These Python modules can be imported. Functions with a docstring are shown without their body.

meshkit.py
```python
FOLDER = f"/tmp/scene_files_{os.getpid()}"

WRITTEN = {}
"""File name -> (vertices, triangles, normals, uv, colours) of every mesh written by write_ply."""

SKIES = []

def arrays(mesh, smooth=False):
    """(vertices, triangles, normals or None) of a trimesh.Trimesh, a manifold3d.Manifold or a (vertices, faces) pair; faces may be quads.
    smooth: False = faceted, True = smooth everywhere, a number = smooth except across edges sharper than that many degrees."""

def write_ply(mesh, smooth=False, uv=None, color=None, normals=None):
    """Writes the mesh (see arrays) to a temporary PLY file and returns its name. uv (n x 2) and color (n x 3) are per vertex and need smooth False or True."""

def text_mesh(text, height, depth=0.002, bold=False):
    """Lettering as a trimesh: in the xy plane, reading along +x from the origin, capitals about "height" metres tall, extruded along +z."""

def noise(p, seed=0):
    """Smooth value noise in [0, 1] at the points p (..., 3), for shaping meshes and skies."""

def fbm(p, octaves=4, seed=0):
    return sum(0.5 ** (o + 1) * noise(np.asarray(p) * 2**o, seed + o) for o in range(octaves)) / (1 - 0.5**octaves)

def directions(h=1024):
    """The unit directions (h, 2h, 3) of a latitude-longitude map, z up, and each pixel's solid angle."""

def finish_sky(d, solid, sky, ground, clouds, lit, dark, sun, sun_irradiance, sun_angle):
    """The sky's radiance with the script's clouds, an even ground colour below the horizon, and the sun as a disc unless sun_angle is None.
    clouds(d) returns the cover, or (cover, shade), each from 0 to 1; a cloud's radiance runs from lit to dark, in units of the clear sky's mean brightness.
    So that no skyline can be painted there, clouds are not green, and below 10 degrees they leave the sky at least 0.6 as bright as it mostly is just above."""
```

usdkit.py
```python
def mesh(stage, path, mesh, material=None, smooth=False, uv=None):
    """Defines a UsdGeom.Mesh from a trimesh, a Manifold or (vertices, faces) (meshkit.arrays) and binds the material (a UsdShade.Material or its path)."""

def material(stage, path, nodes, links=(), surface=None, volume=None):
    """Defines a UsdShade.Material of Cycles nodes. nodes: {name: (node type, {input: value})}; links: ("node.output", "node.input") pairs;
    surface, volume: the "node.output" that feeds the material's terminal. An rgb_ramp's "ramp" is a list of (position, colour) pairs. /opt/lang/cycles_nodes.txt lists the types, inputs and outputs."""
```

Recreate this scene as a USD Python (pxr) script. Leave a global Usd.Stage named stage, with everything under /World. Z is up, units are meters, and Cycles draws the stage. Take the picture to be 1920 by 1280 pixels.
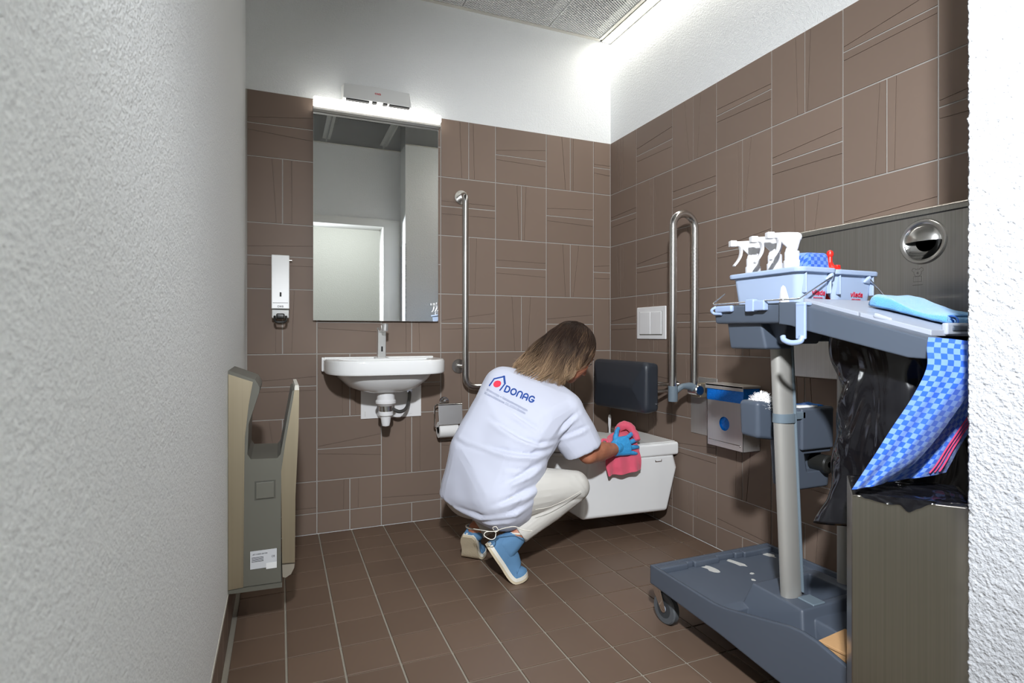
import math, random
import numpy as np, trimesh, manifold3d as m3, shapely.geometry as sg
import usdkit, meshkit
from shapely import affinity
from shapely.ops import unary_union
from pxr import Usd, UsdGeom, UsdLux, UsdShade, Gf, Sdf, Vt

stage = Usd.Stage.CreateInMemory()
UsdGeom.SetStageUpAxis(stage, UsdGeom.Tokens.z)
UsdGeom.SetStageMetersPerUnit(stage, 1.0)
stage.SetDefaultPrim(UsdGeom.Xform.Define(stage, '/World').GetPrim())
UsdGeom.Scope.Define(stage, '/World/Looks')
random.seed(7); RNG = np.random.default_rng(7)

# ------------------------------------------------------------------ camera, light, exposure
F_PX, HORIZON, YAW, EYE = 1051.265, 628.677, .3922, .934      # focal length and horizon row in pixels of 1920x1280; yaw right of +y; eye height
CF = np.array([math.sin(YAW), math.cos(YAW), 0.]); CR = np.array([math.cos(YAW), -math.sin(YAW), 0.]); CU = np.array([0, 0, 1.])
cam = UsdGeom.Camera.Define(stage, '/World/camera')
cam.AddTransformOp().Set(Gf.Matrix4d(*CR, 0, *CU, 0, *(-CF), 0, 0, 0, EYE, 1))
cam.CreateHorizontalApertureAttr(36.0); cam.CreateVerticalApertureAttr(24.0)
cam.CreateFocalLengthAttr(F_PX * 36 / 1920)
cam.CreateVerticalApertureOffsetAttr((HORIZON - 640) * 36 / 1920)
cam.CreateClippingRangeAttr(Gf.Vec2f(.02, 60))
cam.CreateFStopAttr(8.0); cam.CreateFocusDistanceAttr(2.2)
cam.CreateExposureAttr(0.08)

def look_matrix(eye, at):
    eye = np.array(eye, float); b = eye - np.array(at, float); b /= np.linalg.norm(b)
    r = np.cross([0, 0, 1.], b); r /= np.linalg.norm(r); u = np.cross(b, r)
    return Gf.Matrix4d(*r, 0, *u, 0, *b, 0, *eye, 1)
# the photographer's flash head, up beside the camera in the doorway, aimed at the toilet corner
fl = UsdLux.SphereLight.Define(stage, '/World/flash_lamp')
fl.AddTransformOp().Set(look_matrix((-.02, -.12, 1.74), (1.60, 2.05, .72)))
fl.CreateRadiusAttr(.05); fl.CreateIntensityAttr(2550.0); fl.CreateColorAttr(Gf.Vec3f(.95, .985, 1.04))
sh = UsdLux.ShapingAPI.Apply(fl.GetPrim()); sh.CreateShapingConeAngleAttr(48.0); sh.CreateShapingConeSoftnessAttr(.9)
# the corridor's ceiling lamp behind the doorway
hl = UsdLux.RectLight.Define(stage, '/World/corridor_lamp')
hl.AddTranslateOp().Set(Gf.Vec3d(.6, -.75, 2.52)); hl.CreateWidthAttr(1.2); hl.CreateHeightAttr(.5)
hl.CreateIntensityAttr(8.5); hl.CreateColorAttr(Gf.Vec3f(.98, 1.0, .93))
LED_STRIP, LED_MIRROR = 28.0, 4.0

# ------------------------------------------------------------------ helpers
def L(r, g, b):
    c = np.array([r, g, b]) / 255.
    return tuple(np.where(c < .04045, c / 12.92, ((c + .055) / 1.055) ** 2.4))
LOOKS = {}
def mat(name, nodes, links=(), surface='p.BSDF'):
    LOOKS[name] = usdkit.material(stage, '/World/Looks/' + name, nodes, links, surface=surface); return LOOKS[name]
def pm(name, col, rough=.5, metal=0., bump=None, var=0., **kw):
    """principled material; bump = (noise scale per metre, strength, distance); var = tone change from piece to piece"""
    n = {'p': ('principled_bsdf', dict(base_color=col, roughness=rough, metallic=metal, **kw))}; l = []
    if bump:
        n['g'] = ('geometry', {}); n['n'] = ('noise_texture', {'scale': bump[0], 'detail': 3.0, 'roughness': .55})
        n['b'] = ('bump', {'strength': bump[1], 'distance': bump[2]})
        l += [('g.position', 'n.vector'), ('n.fac', 'b.height'), ('b.normal', 'p.normal')]
    if var:
        n['o'] = ('object_info', {}); n['r'] = ('map_range', {'from_min': 0., 'from_max': 1., 'to_min': 1 - var, 'to_max': 1 + var})
        n['h'] = ('hsv', {'color': col}); l += [('o.random', 'r.value'), ('r.result', 'h.value'), ('h.color', 'p.base_color')]
    return mat(name, n, l)
def brushed(name, col, rough=.3, axis=2, metal=.8, var=.05):
    """brushed stainless steel: noise drawn out along one axis"""
    sc = [300., 300., 300.]; sc[axis] = 2.
    return mat(name, {'g': ('geometry', {}), 'm': ('mapping', {'scale': tuple(sc)}), 'n': ('noise_texture', {'scale': 1., 'detail': 2.}),
        'r': ('map_range', {'from_min': .3, 'from_max': .7, 'to_min': rough - var, 'to_max': rough + var}), 'k': ('hsv', {'color': col}), 'q': ('map_range', {'from_min': .3, 'from_max': .7, 'to_min': 1 - var, 'to_max': 1 + var}),
        'p': ('principled_bsdf', dict(base_color=col, metallic=metal, roughness=rough))},
        [('g.position', 'm.vector'), ('m.vector', 'n.vector'), ('n.fac', 'r.value'), ('r.result', 'p.roughness'), ('n.fac', 'q.value'), ('q.result', 'k.value'), ('k.color', 'p.base_color')])

USED = {}
def numbered(path):
    k = USED.get(path, -1) + 1; USED[path] = k
    return path if k == 0 else f'{path}_{k:03d}'
def tag(prim, label=None, cat=None, group=None, kind=None):
    for k, v in (('label', label), ('category', cat), ('group', group), ('kind', kind)):
        if v: prim.SetCustomDataByKey(k, v)
    return prim
def thing(name, label, cat, group=None, loc=None, rotz=0):
    x = UsdGeom.Xform.Define(stage, numbered('/World/' + name))
    if loc is not None:
        x.AddTranslateOp().Set(Gf.Vec3d(*map(float, loc)))
        if rotz: x.AddRotateZOp().Set(float(rotz))
        x.GetPrim().SetCustomDataByKey('at', 'local')
    return tag(x.GetPrim(), label, cat, group)
def obj(name, mesh, m, parent=None, smooth=32, label=None, kind=None, cat=None, group=None):
    path = numbered((str(parent.GetPath()) if parent is not None else '/World') + '/' + name)
    p = usdkit.mesh(stage, path, mesh, LOOKS[m] if isinstance(m, str) else m, smooth=smooth).GetPrim()
    return tag(p, label, cat, group, kind)
def setting(name, mesh=None, m=None, smooth=False):
    if mesh is None: p = UsdGeom.Xform.Define(stage, '/World/' + name).GetPrim()
    else: p = obj(name, mesh, m, None, smooth)
    return tag(p, kind='structure')

cat_ = trimesh.util.concatenate
def T(m): # manifold -> trimesh
    if isinstance(m, trimesh.Trimesh): return m
    a = m.to_mesh(); return trimesh.Trimesh(np.array(a.vert_properties[:, :3]), np.array(a.tri_verts), process=False)
def MF(t): return m3.Manifold(m3.Mesh(np.asarray(t.vertices, np.float32), np.asarray(t.faces, np.uint32)))
def box(x0, x1, y0, y1, z0, z1):
    b = trimesh.creation.box((x1 - x0, y1 - y0, z1 - z0)); b.apply_translation(((x0 + x1) / 2, (y0 + y1) / 2, (z0 + z1) / 2)); return b
def ball(c, r, n=20): return m3.Manifold.sphere(r, n).translate(tuple(map(float, c)))
def hull(*ms): return m3.Manifold.batch_hull(list(ms))
def rbox(x0, x1, y0, y1, z0, z1, r=.004, n=12):
    r = min(r, (x1 - x0) / 2.01, (y1 - y0) / 2.01, (z1 - z0) / 2.01)
    return hull(*[ball((x, y, z), r, n) for x in (x0 + r, x1 - r) for y in (y0 + r, y1 - r) for z in (z0 + r, z1 - r)])
def xf(m, M=None, t=None, rz=None, rx=None, ry=None):
    m = T(m).copy()
    for ang, ax in ((rx, (1, 0, 0)), (ry, (0, 1, 0)), (rz, (0, 0, 1))):
        if ang: m.apply_transform(trimesh.transformations.rotation_matrix(ang, ax))
    if M is not None: m.apply_transform(M)
    if t is not None: m.apply_translation(t)
    return m
def spline(pts, n=8):
    p = np.array(pts, float); out = []
    q = np.vstack([2 * p[0] - p[1], p, 2 * p[-1] - p[-2]])
    for i in range(1, len(q) - 2):
        for t in np.linspace(0, 1, n, endpoint=False):
            a, b, c, d = q[i - 1], q[i], q[i + 1], q[i + 2]
            out.append(.5 * (2 * b + (c - a) * t + (2 * a - 5 * b + 4 * c - d) * t * t + (3 * b - a - 3 * c + d) * t ** 3))
    return np.array(out + [p[-1]])
def fillet(pts, r, n=7):
    """polyline with rounded corners"""
    p = np.array(pts, float); out = [p[0]]
    for i in range(1, len(p) - 1):
        a, b = p[i - 1] - p[i], p[i + 1] - p[i]; la, lb = np.linalg.norm(a), np.linalg.norm(b)
        rr = r[i - 1] if np.ndim(r) else r
        ang = math.acos(np.clip(a @ b / la / lb, -1, 1)); d = min(rr / math.tan(ang / 2), .49 * la, .49 * lb)
        A, B = p[i] + a / la * d, p[i] + b / lb * d
        for t in np.linspace(0, 1, n):
            out.append((1 - t) ** 2 * A + 2 * t * (1 - t) * p[i] * 1. + t * t * B)
    out.append(p[-1]); return np.array(out)
def tube(pts, r, seg=14, cap=True):
    p = np.array(pts, float); n = len(p); r = np.broadcast_to(np.asarray(r, float), (n,))
    t = np.gradient(p, axis=0); t /= np.linalg.norm(t, axis=1, keepdims=True)
    u = np.cross(t[0], [0.31, .52, .79]); u /= np.linalg.norm(u); V = []
    for i in range(n):
        u = u - t[i] * (u @ t[i]); u /= np.linalg.norm(u); w = np.cross(t[i], u)
        a = np.linspace(0, 2 * np.pi, seg, endpoint=False)
        V.append(p[i] + r[i] * (np.cos(a)[:, None] * u + np.sin(a)[:, None] * w))
    return loft(V, cap)
def loft(rings, cap=True, closed=True):
    n, k = len(rings), len(rings[0]); V = np.vstack(rings); Fc = []
    for i in range(n - 1):
        for j in range(k if closed else k - 1):
            a, b, c, d = i * k + j, i * k + (j + 1) % k, (i + 1) * k + (j + 1) % k, (i + 1) * k + j
            Fc += [[a, b, c], [a, c, d]]
    if cap and closed:
        V = np.vstack([V, np.mean(rings[0], 0), np.mean(rings[-1], 0)]); A, B = n * k, n * k + 1
        for j in range(k): Fc += [[A, (j + 1) % k, j], [B, (n - 1) * k + j, (n - 1) * k + (j + 1) % k]]
    m = trimesh.Trimesh(V, Fc, process=False)
    if cap and closed and m.volume < 0: m.invert()
    return m
def lathe(prof, n=28, c=(0, 0, 0), axis='z'):
    pr = np.array(prof, float); a = np.linspace(0, 2 * np.pi, n, endpoint=False)
    m = loft([np.stack([r * np.cos(a), r * np.sin(a), np.full(n, z)], 1) for r, z in pr])
    if axis == 'x': m = xf(m, ry=math.pi / 2)
    if axis == 'y': m = xf(m, rx=-math.pi / 2)
    m.apply_translation(c); return m
def cyl(a, b, r, n=20): return tube([a, b], r, n)
def extr(poly, h, plane='xy', at=0.):
    """polygon extruded by h along the plane's normal, starting at 'at'"""
    g = sg.Polygon(poly) if not hasattr(poly, 'geom_type') else poly
    ms = [trimesh.creation.extrude_polygon(q, h, engine='earcut') for q in getattr(g, 'geoms', [g])]
    m = cat_(ms); v = m.vertices.copy()
    if plane == 'xy': m.vertices = v + [0, 0, at]
    if plane == 'xz': m.vertices = np.stack([v[:, 0], v[:, 2] + at, v[:, 1]], 1); m.invert()
    if plane == 'yz': m.vertices = np.stack([v[:, 2] + at, v[:, 0], v[:, 1]], 1)
    return m
def rrect(x0, x1, y0, y1, r, n=6): return sg.box(x0 + r, y0 + r, x1 - r, y1 - r).buffer(r, n)
def ell(cx, cy, a, b, n=32, p=2.0):
    t = np.linspace(0, 2 * np.pi, n, endpoint=False); c, s = np.cos(t), np.sin(t)
    return np.stack([cx + a * np.sign(c) * np.abs(c) ** (2 / p), cy + b * np.sign(s) * np.abs(s) ** (2 / p)], 1)
def W(px, py, w): # the point seen at pixel (px, py) of the photo, w metres along the view axis
    return w * (CF + CR * (px - 960) / F_PX + CU * (HORIZON - py) / F_PX) + np.array([0, 0, EYE])
def lettering(text, h, origin, right, up, depth=.0006, bold=False, center=False):
    m = meshkit.text_mesh(text, h, depth, bold); v = m.vertices
    if center: v = v - [(v[:, 0].min() + v[:, 0].max()) / 2, h / 2, 0]
    r, u = np.array(right, float), np.array(up, float); r /= np.linalg.norm(r); u /= np.linalg.norm(u); n = np.cross(r, u)
    return trimesh.Trimesh(np.array(origin) + v[:, :1] * r + v[:, 1:2] * u + v[:, 2:3] * n, m.faces, process=False)
def noisy(m, scale, amp, seed=0, oct_=3):
    m = T(m).copy(); n = m.vertex_normals; m.vertices = m.vertices + n * ((meshkit.fbm(m.vertices * scale + 50, oct_, seed) - .5) * 2 * amp)[:, None]; return m
def smoothed(m, edge=.012, it=12):
    t = T(m.refine_to_length(edge)); trimesh.smoothing.filter_taubin(t, .5, .53, it); return t

# ------------------------------------------------------------------ materials
def stucco(name, col, scale, strength, dist, rough=.85):
    return mat(name, {'g': ('geometry', {}), 'n': ('noise_texture', {'scale': scale, 'detail': 2.5, 'roughness': .6}), 'n2': ('noise_texture', {'scale': scale * .37, 'detail': 2.0}),
        'm': ('math', {'math_type': 'add'}), 'b': ('bump', {'strength': strength, 'distance': dist}), 'p': ('principled_bsdf', dict(base_color=col, roughness=rough, specular_ior_level=.25))},
        [('g.position', 'n.vector'), ('g.position', 'n2.vector'), ('n.fac', 'm.value1'), ('n2.fac', 'm.value2'), ('m.value', 'b.height'), ('b.normal', 'p.normal')])
stucco('white_stucco', L(233, 235, 235), 230., .45, .007)
stucco('grey_stucco', L(198, 200, 203), 210., .6, .008)
pm('white_paint', L(232, 233, 230), .45)
pm('grout', L(172, 168, 162), .85, bump=(400, .3, .002))
pm('floor_grout', L(150, 144, 132), .85, bump=(400, .3, .002))
pm('wall_tile', L(126, 109, 97), .5, specular_ior_level=.22, bump=(900, .1, .0008), var=.05)
pm('floor_tile', L(107, 88, 74), .42, specular_ior_level=.4, bump=(500, .14, .001), var=.07)
pm('ceramic', L(242, 243, 242), .1, specular_ior_level=.55)
pm('ceramic_seat', L(228, 228, 225), .22)
pm('chrome', (.82, .82, .82), .08, 1.); pm('satin_chrome', (.80, .80, .79), .26, .8)
pm('mirror_silver', (.90, .915, .90), .005, 1.)
brushed('steel_v', (.58, .56, .53), .42, 2); brushed('steel_x', (.58, .56, .53), .42, 1); brushed('bin_steel', (.47, .44, .39), .28, 2, 1., .006); brushed('table_steel', (.42, .405, .38), .3, 2, .95, .010); brushed('box_steel', (.60, .575, .55), .42, 2, .6, .02); brushed('champagne', L(178, 166, 142), .4, 2, .8, .02)
pm('steel_tube', (.62, .61, .59), .22, 1.)
pm('alu', L(176, 174, 168), .42, .35, bump=(60, .05, .001))
pm('dark_slot', (.008, .008, .008), .7)
pm('plastic_white', L(236, 236, 236), .35); pm('plastic_satin', L(225, 226, 224), .3)
pm('dryer_grey', L(104, 103, 94), .42); pm('dryer_dark', L(40, 40, 38), .3); pm('hatch_line', L(84, 83, 76), .5)
pm('dryer_tray', L(150, 143, 130), .25)
pm('print_red', L(200, 30, 50), .5); pm('print_dark', L(40, 40, 44), .5); pm('sticker', L(206, 208, 212), .4)
pm('pad_black', L(45, 50, 58), .42, bump=(1500, .12, .0006)); pm('rail_grey', L(110, 124, 134), .4)
pm('paper', L(240, 240, 238), .9); pm('hose', L(120, 120, 118), .35, .6)
pm('bag_blue', L(0, 120, 225), .28, bump=(60, .5, .01), specular_ior_level=.6)
pm('plenum', L(26, 27, 26), .9); pm('mesh_metal', L(238, 239, 236), .5); pm('trim_white', L(216, 213, 203), .4)
mat('led', {'e': ('emission', {'color': (1., .965, .88), 'strength': LED_STRIP})}, surface='e.emission')
mat('mirror_led', {'e': ('emission', {'color': (1., .985, .93), 'strength': LED_MIRROR})}, surface='e.emission')

# ------------------------------------------------------------------ the room
XL, XR, YB, ZC = -.144, 1.7774, 2.7953, 2.63           # left wall, right wall, back wall, ceiling
YF, XP, YP = .33, 1.03, .556                             # doorway wall, the partition's side, the partition's front
TOP = 2.047                                              # upper edge of the tiling
Z1 = 2.95
TH, G = .004, .005                                      # how far tiles stand proud of the grout, joint width
def piece(poly, t, c=.0009):
    """a convex tile piece, chamfered, in (u, v, n)"""
    P = np.array(poly, float); n = len(P); m = P.mean(0)
    ar = .5 * np.sum(P[:, 0] * np.roll(P[:, 1], -1) - P[:, 1] * np.roll(P[:, 0], -1))
    if ar < 0: P = P[::-1]
    d = m - P; I = P + d / np.maximum(np.linalg.norm(d, axis=1, keepdims=True), 1e-9) * c * 1.4
    V = np.vstack([np.c_[P, np.zeros(n)], np.c_[P, np.full(n, t - c)], np.c_[I, np.full(n, t)]]); Fc = []
    for a in (0, n):
        for j in range(n):
            k = (j + 1) % n; Fc += [[a + j, a + k, a + n + k], [a + j, a + n + k, a + n + j]]
    Fc += [[2 * n, 2 * n + j, 2 * n + j + 1] for j in range(1, n - 1)]
    return trimesh.Trimesh(V, Fc, process=False)
def tile(u0, u1, v0, v1, line=None, groove=.0023):
    """rectangular tile; line = two points of the slanting groove pressed into its face"""
    if line is None: return piece([(u0, v0), (u1, v0), (u1, v1), (u0, v1)], TH)
    R = sg.box(u0, v0, u1, v1); ln = sg.LineString(line); a, b = np.array(line[0]), np.array(line[1]); d = (b - a) / np.linalg.norm(b - a)
    big = sg.LineString([a - d, b + d]).buffer(groove / 2, cap_style=2); parts = R.difference(big); out = []
    for q in getattr(parts, 'geoms', [parts]):
        out.append(piece(np.array(q.exterior.coords)[:-1], TH, .0006))
    out.append(piece([(u0, v0), (u1, v0), (u1, v1), (u0, v1)], TH - .0028, .0004))
    return cat_(out)
def on_wall(m, o, U, V, N):
    v = m.vertices; r = trimesh.Trimesh(np.array(o) + v[:, :1] * np.array(U) + v[:, 1:2] * np.array(V) + v[:, 2:3] * np.array(N), m.faces, process=False)
    if np.dot(np.cross(U, V), N) < 0: r.invert()
    return r
def pair(u0, u1, v0, v1, horizontal, clip):
    """a 30 cm block of two tiles; clip = (umin, umax, vmin, vmax) of the wall. Each tile bears one slanting groove near the joint"""
    um, vm, g, out = (u0 + u1) / 2, (v0 + v1) / 2, G / 2, []
    r = lambda a, b: random.uniform(a, b)
    for k in (0, 1):
        if horizontal: R = [u0, u1, (v0, vm)[k], (vm, v1)[k]]; s = (r(.72, .92), r(.60, .88)); s = s if k == 0 else (1 - s[0], 1 - s[1]); ln = [(u0, R[2] + s[0] * .15), (u1, R[2] + s[1] * .15)]
        else: R = [(u0, um)[k], (um, u1)[k], v0, v1]; s = (r(.72, .92), r(.60, .88)); s = s if k == 0 else (1 - s[0], 1 - s[1]); ln = [(R[0] + s[0] * .15, v0), (R[0] + s[1] * .15, v1)]
        R = [max(R[0], clip[0]) + g, min(R[1], clip[1]) - g, max(R[2], clip[2]) + g, min(R[3], clip[3]) - g]
        if R[1] - R[0] < .008 or R[3] - R[2] < .008: continue
        (ax, ay), (bx, by) = ln
        inside = sg.LineString(ln).intersection(sg.box(*[R[0] + .004, R[2] + .004, R[1] - .004, R[3] - .004]))
        out.append(tile(*R, ln if (not inside.is_empty and inside.length > .08) else None))
    return out
BAND, SKIRT = TOP - 6 * .3, TOP - 6.5 * .3               # bottoms of the six block rows and of the half row

wb = setting('wall_back', cat_([box(XL - .2, XR + .2, YB, YB + .2, -.1, Z1)]), 'white_stucco')
obj('grout_bed', box(XL, XR, YB - .001, YB + .01, 0, TOP), 'grout', wb, False)
U, N = (1, 0, 0), (0, -1, 0)
def wall_tiles(parent, edges, o, U, N, umin, umax, flip, hor):
    """block columns between successive edges; hor(col, row) says whether a block's two tiles lie"""
    for c in range(len(edges) - 1):
        e0, e1 = edges[c], edges[c + 1]
        for r in range(6):
            v1 = TOP - .3 * r
            for t in pair(e0, e1, v1 - .3, v1, hor(c, r), (umin, umax, 0, TOP)): obj('tile', on_wall(t, o, U, (0, 0, 1), N), 'wall_tile', parent, False)
        # the cut courses along the floor: half a block, then a skirting course
        if hor(c, 6):
            for t in pair(e0, e1, BAND - .30, BAND, True, (umin, umax, SKIRT, BAND)): obj('tile', on_wall(t, o, U, (0, 0, 1), N), 'wall_tile', parent, False)
        else:
            for t in pair(e0, e1, BAND - .30, BAND, False, (umin, umax, SKIRT, BAND)): obj('tile', on_wall(t, o, U, (0, 0, 1), N), 'wall_tile', parent, False)
        for k in (0, 1):
            a, b = max(e0 + .15 * k, umin) + G / 2, min(e0 + .15 * (k + 1), umax) - G / 2
            if b - a > .01: obj('tile', on_wall(tile(a, b, .003, SKIRT - G / 2), o, U, (0, 0, 1), N), 'wall_tile', parent, False)
VX = 1.0604
wall_tiles(wb, [VX + .3 * k for k in range(-4, 4)], (0, YB, 0), U, N, XL, XR - TH, 1, lambda c, r: (c + r) % 2 == 0)
wr = setting('wall_right', box(XR, XR + .2, YP - .3, YB + .2, -.1, Z1), 'white_stucco')
obj('grout_bed', box(XR - .001, XR + .01, YP, YB, 0, TOP), 'grout', wr, False)
CY = 2.5363                                              # u runs from the corner towards the doorway: u = -y
wall_tiles(wr, [-CY + .3 * k for k in range(-1, 7)], (XR, 0, 0), (0, -1, 0), (-1, 0, 0), -YB + TH, -YP, 1, lambda c, r: (c + r) % 2 == 1)
wl = setting('wall_left', box(XL - .2, XL, YF - .2, YB + .2, .163, Z1), 'white_stucco')
obj('wall_foot', box(XL - .2, XL - .006, YF, YB, -.1, .17), 'grout', wl, False)
for k in range(16):
    a, b = YB - .006 - .15 * (k + 1) + G / 2, YB - .006 - .15 * k - G / 2
    if a > YF: obj('tile', on_wall(tile(a, b, .004, .148), (XL - .006, 0, 0), (0, 1, 0), (0, 0, 1), (1, 0, 0)), 'wall_tile', wl, False)
obj('edge_strip', box(XL - .006, XL + .0015, YF, YB - .008, .150, .1625), 'trim_white', wl, False)
# partition with the doorway wall; its rough side stands at the right edge of the picture
wf = setting('wall_front', cat_([box(.914, XP - .0, YF - .2, YF, 1.98, Z1), box(XL - .2, .914, YF - .2, YF, 1.98, Z1), box(XL - .2, -.13, YF - .2, YF, -.1, 1.98)]), 'white_stucco')
setting('wall_partition', box(XP, XR + .4, YF - .2, YP, -.1, Z1), 'white_stucco')
def rough_face():
    ys, zs = np.linspace(YF + .02, YP, 90), np.linspace(.2, 1.75, 560); A, B = np.meshgrid(ys, zs, indexing='ij')
    P = np.stack([np.full(A.shape, XP), A, B], -1); h = (meshkit.fbm(P * 190, 3, 4) - .5)
    P[..., 0] -= .0012 + .0045 * np.clip(h + .15, -.2, .6); P[..., 1] += np.where(A > YP - .004, .004 * h, 0); k = len(zs)
    back = P[-1].copy(); back[:, 0] += .012; P = np.concatenate([P, back[None]])
    i = np.arange(P.shape[0] - 1)[:, None] * k + np.arange(k - 1)
    q = np.stack([i, i + 1, i + k + 1, i + k], -1).reshape(-1, 4)
    m = trimesh.Trimesh(P.reshape(-1, 3), np.vstack([q[:, [0, 1, 2]], q[:, [0, 2, 3]]]), process=False); return m
obj('rough_render', rough_face(), 'grey_stucco', stage.GetPrimAtPath('/World/wall_partition'), True)
d1 = setting('trim_1')
for m in (box(.873, .914, YF - .2, YF + .015, 0, 1.9245), box(-.143, -.1305, YF - .2, YF - .0, 0, 1.98)): obj('door_jamb', m, 'white_paint', d1, False)
obj('door_head', box(-.13, .914, YF - .2, YF + .015, 1.925, 1.98), 'white_paint', d1, False)
obj('side_panel', box(.914, XP - .002, YF - .2, YF + .006, 0, 1.98), 'white_paint', d1, False)
obj('head_strip', box(XL, XP - .002, YF, YF + .012, 1.980, 1.992), 'white_paint', d1, False)
# corridor behind the doorway, seen in the mirror
setting('wall_corridor', cat_([box(-1.6, 3.2, -1.7, -1.5, -.1, 2.7), box(-1.8, -1.6, -1.7, .13, -.1, 2.7), box(3.2, 3.4, -1.7, .13, -.1, 2.7), box(-1.6, XL - .2, .0, .13, -.1, 2.7), box(1.03, 3.2, .0, .13, -.1, 2.7)]), 'white_stucco')
setting('ceiling_corridor', box(-1.8, 3.4, -1.7, .13, 2.56, 2.7), 'white_paint')
fl_ = setting('floor', box(-1.8, 3.4, -1.7, YB + .2, -.12, -.0035), 'floor_grout')
xs = [.0165 + .151 * k for k in range(-2, 13)]; ys = [2.052 - .1525 * k for k in range(-5, 13)]
for i in range(len(xs) - 1):
    for j in range(len(ys) - 1):
        a, b, c, d = max(xs[i], XL - .002) + .003, min(xs[i + 1], XR - TH) - .003, max(ys[j + 1], .33) + .003, min(ys[j], YB - TH) - .003
        if b - a > .01 and d - c > .01 and not (a > XP - .1 and d < YP): obj('tile', on_wall(tile(a, b, c, d), (0, 0, -TH), (1, 0, 0), (0, 1, 0), (0, 0, 1)), 'floor_tile', fl_, False)

# ceiling: expanded metal panels under a dark void, a white edge profile and the light channel by the right wall
ce = setting('ceiling', box(XL - .2, XR + .3, YF - .2, YB + .2, Z1 - .08, Z1), 'plenum')
def expanded(x0, x1, y0, y1, lw=.025, sw=.0142):
    nx = int((x1 - x0) / (lw / 2)); ny = int((y1 - y0) / (sw / 2)); V, Fc = [], []
    X = x0 + np.arange(nx + 1) * lw / 2; s = np.arange(nx + 1) % 2
    for k in range(ny):
        zig = (s if k % 2 else 1 - s) * sw * .48 - sw * .24; y = y0 + (k + .5) * sw / 2 + zig
        a = np.stack([X, y - .0015, np.full(nx + 1, ZC + .0018)], 1); b = np.stack([X, y + .0015, np.full(nx + 1, ZC)], 1); o = len(V) * 0 + k * 2 * (nx + 1)
        V += [a, b]; i = np.arange(nx) + o; j = i + nx + 1
        Fc += [np.stack([i, j, j + 1], 1), np.stack([i, j + 1, i + 1], 1)]
    return trimesh.Trimesh(np.vstack(V), np.vstack(Fc), process=False)
seams = [XL + .016, .375, .87, 1.3655, 1.69]
for i in range(4):
    a, b = seams[i] + .003, seams[i + 1] - .003
    pnl = obj('mesh_panel', expanded(a, b, YF + .02, YB - .018), 'mesh_metal', ce, False)
    obj('panel_flange', cat_([box(x, x + .0012, YF + .02, YB - .018, ZC + .001, ZC + .03) for x in (a, b - .0012)] + [box(x, x + .03, YF + .02, YB - .018, ZC + .03, ZC + .0312) for x in (a, b - .03)]), 'mesh_metal', pnl, False)
obj('edge_profile', cat_([box(XL, XR - .078, YB - .022, YB, ZC - .002, ZC + .004), box(XL, XL + .022, YF, YB - .022, ZC - .002, ZC + .004), box(XL, XP, YF, YF + .022, ZC - .002, ZC + .004), box(XP, XR, YP, YP + .022, ZC - .002, ZC + .004), box(1.688, 1.706, YP, YB - .022, ZC - .002, ZC + .004)]), 'trim_white', ce, False)
lt = thing('ceiling_light', 'long white light strip along the ceiling edge above the right wall', 'light')
obj('housing', cat_([box(1.712, 1.716, YP + .03, YB - .004, ZC - .004, ZC + .05), box(1.768, 1.772, YP + .03, YB - .004, ZC - .004, ZC + .05), box(1.712, 1.772, YP + .03, YB - .004, ZC + .046, ZC + .05), box(1.712, 1.772, YB - .007, YB - .004, ZC - .004, ZC + .05)]), 'trim_white', lt, False)
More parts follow.
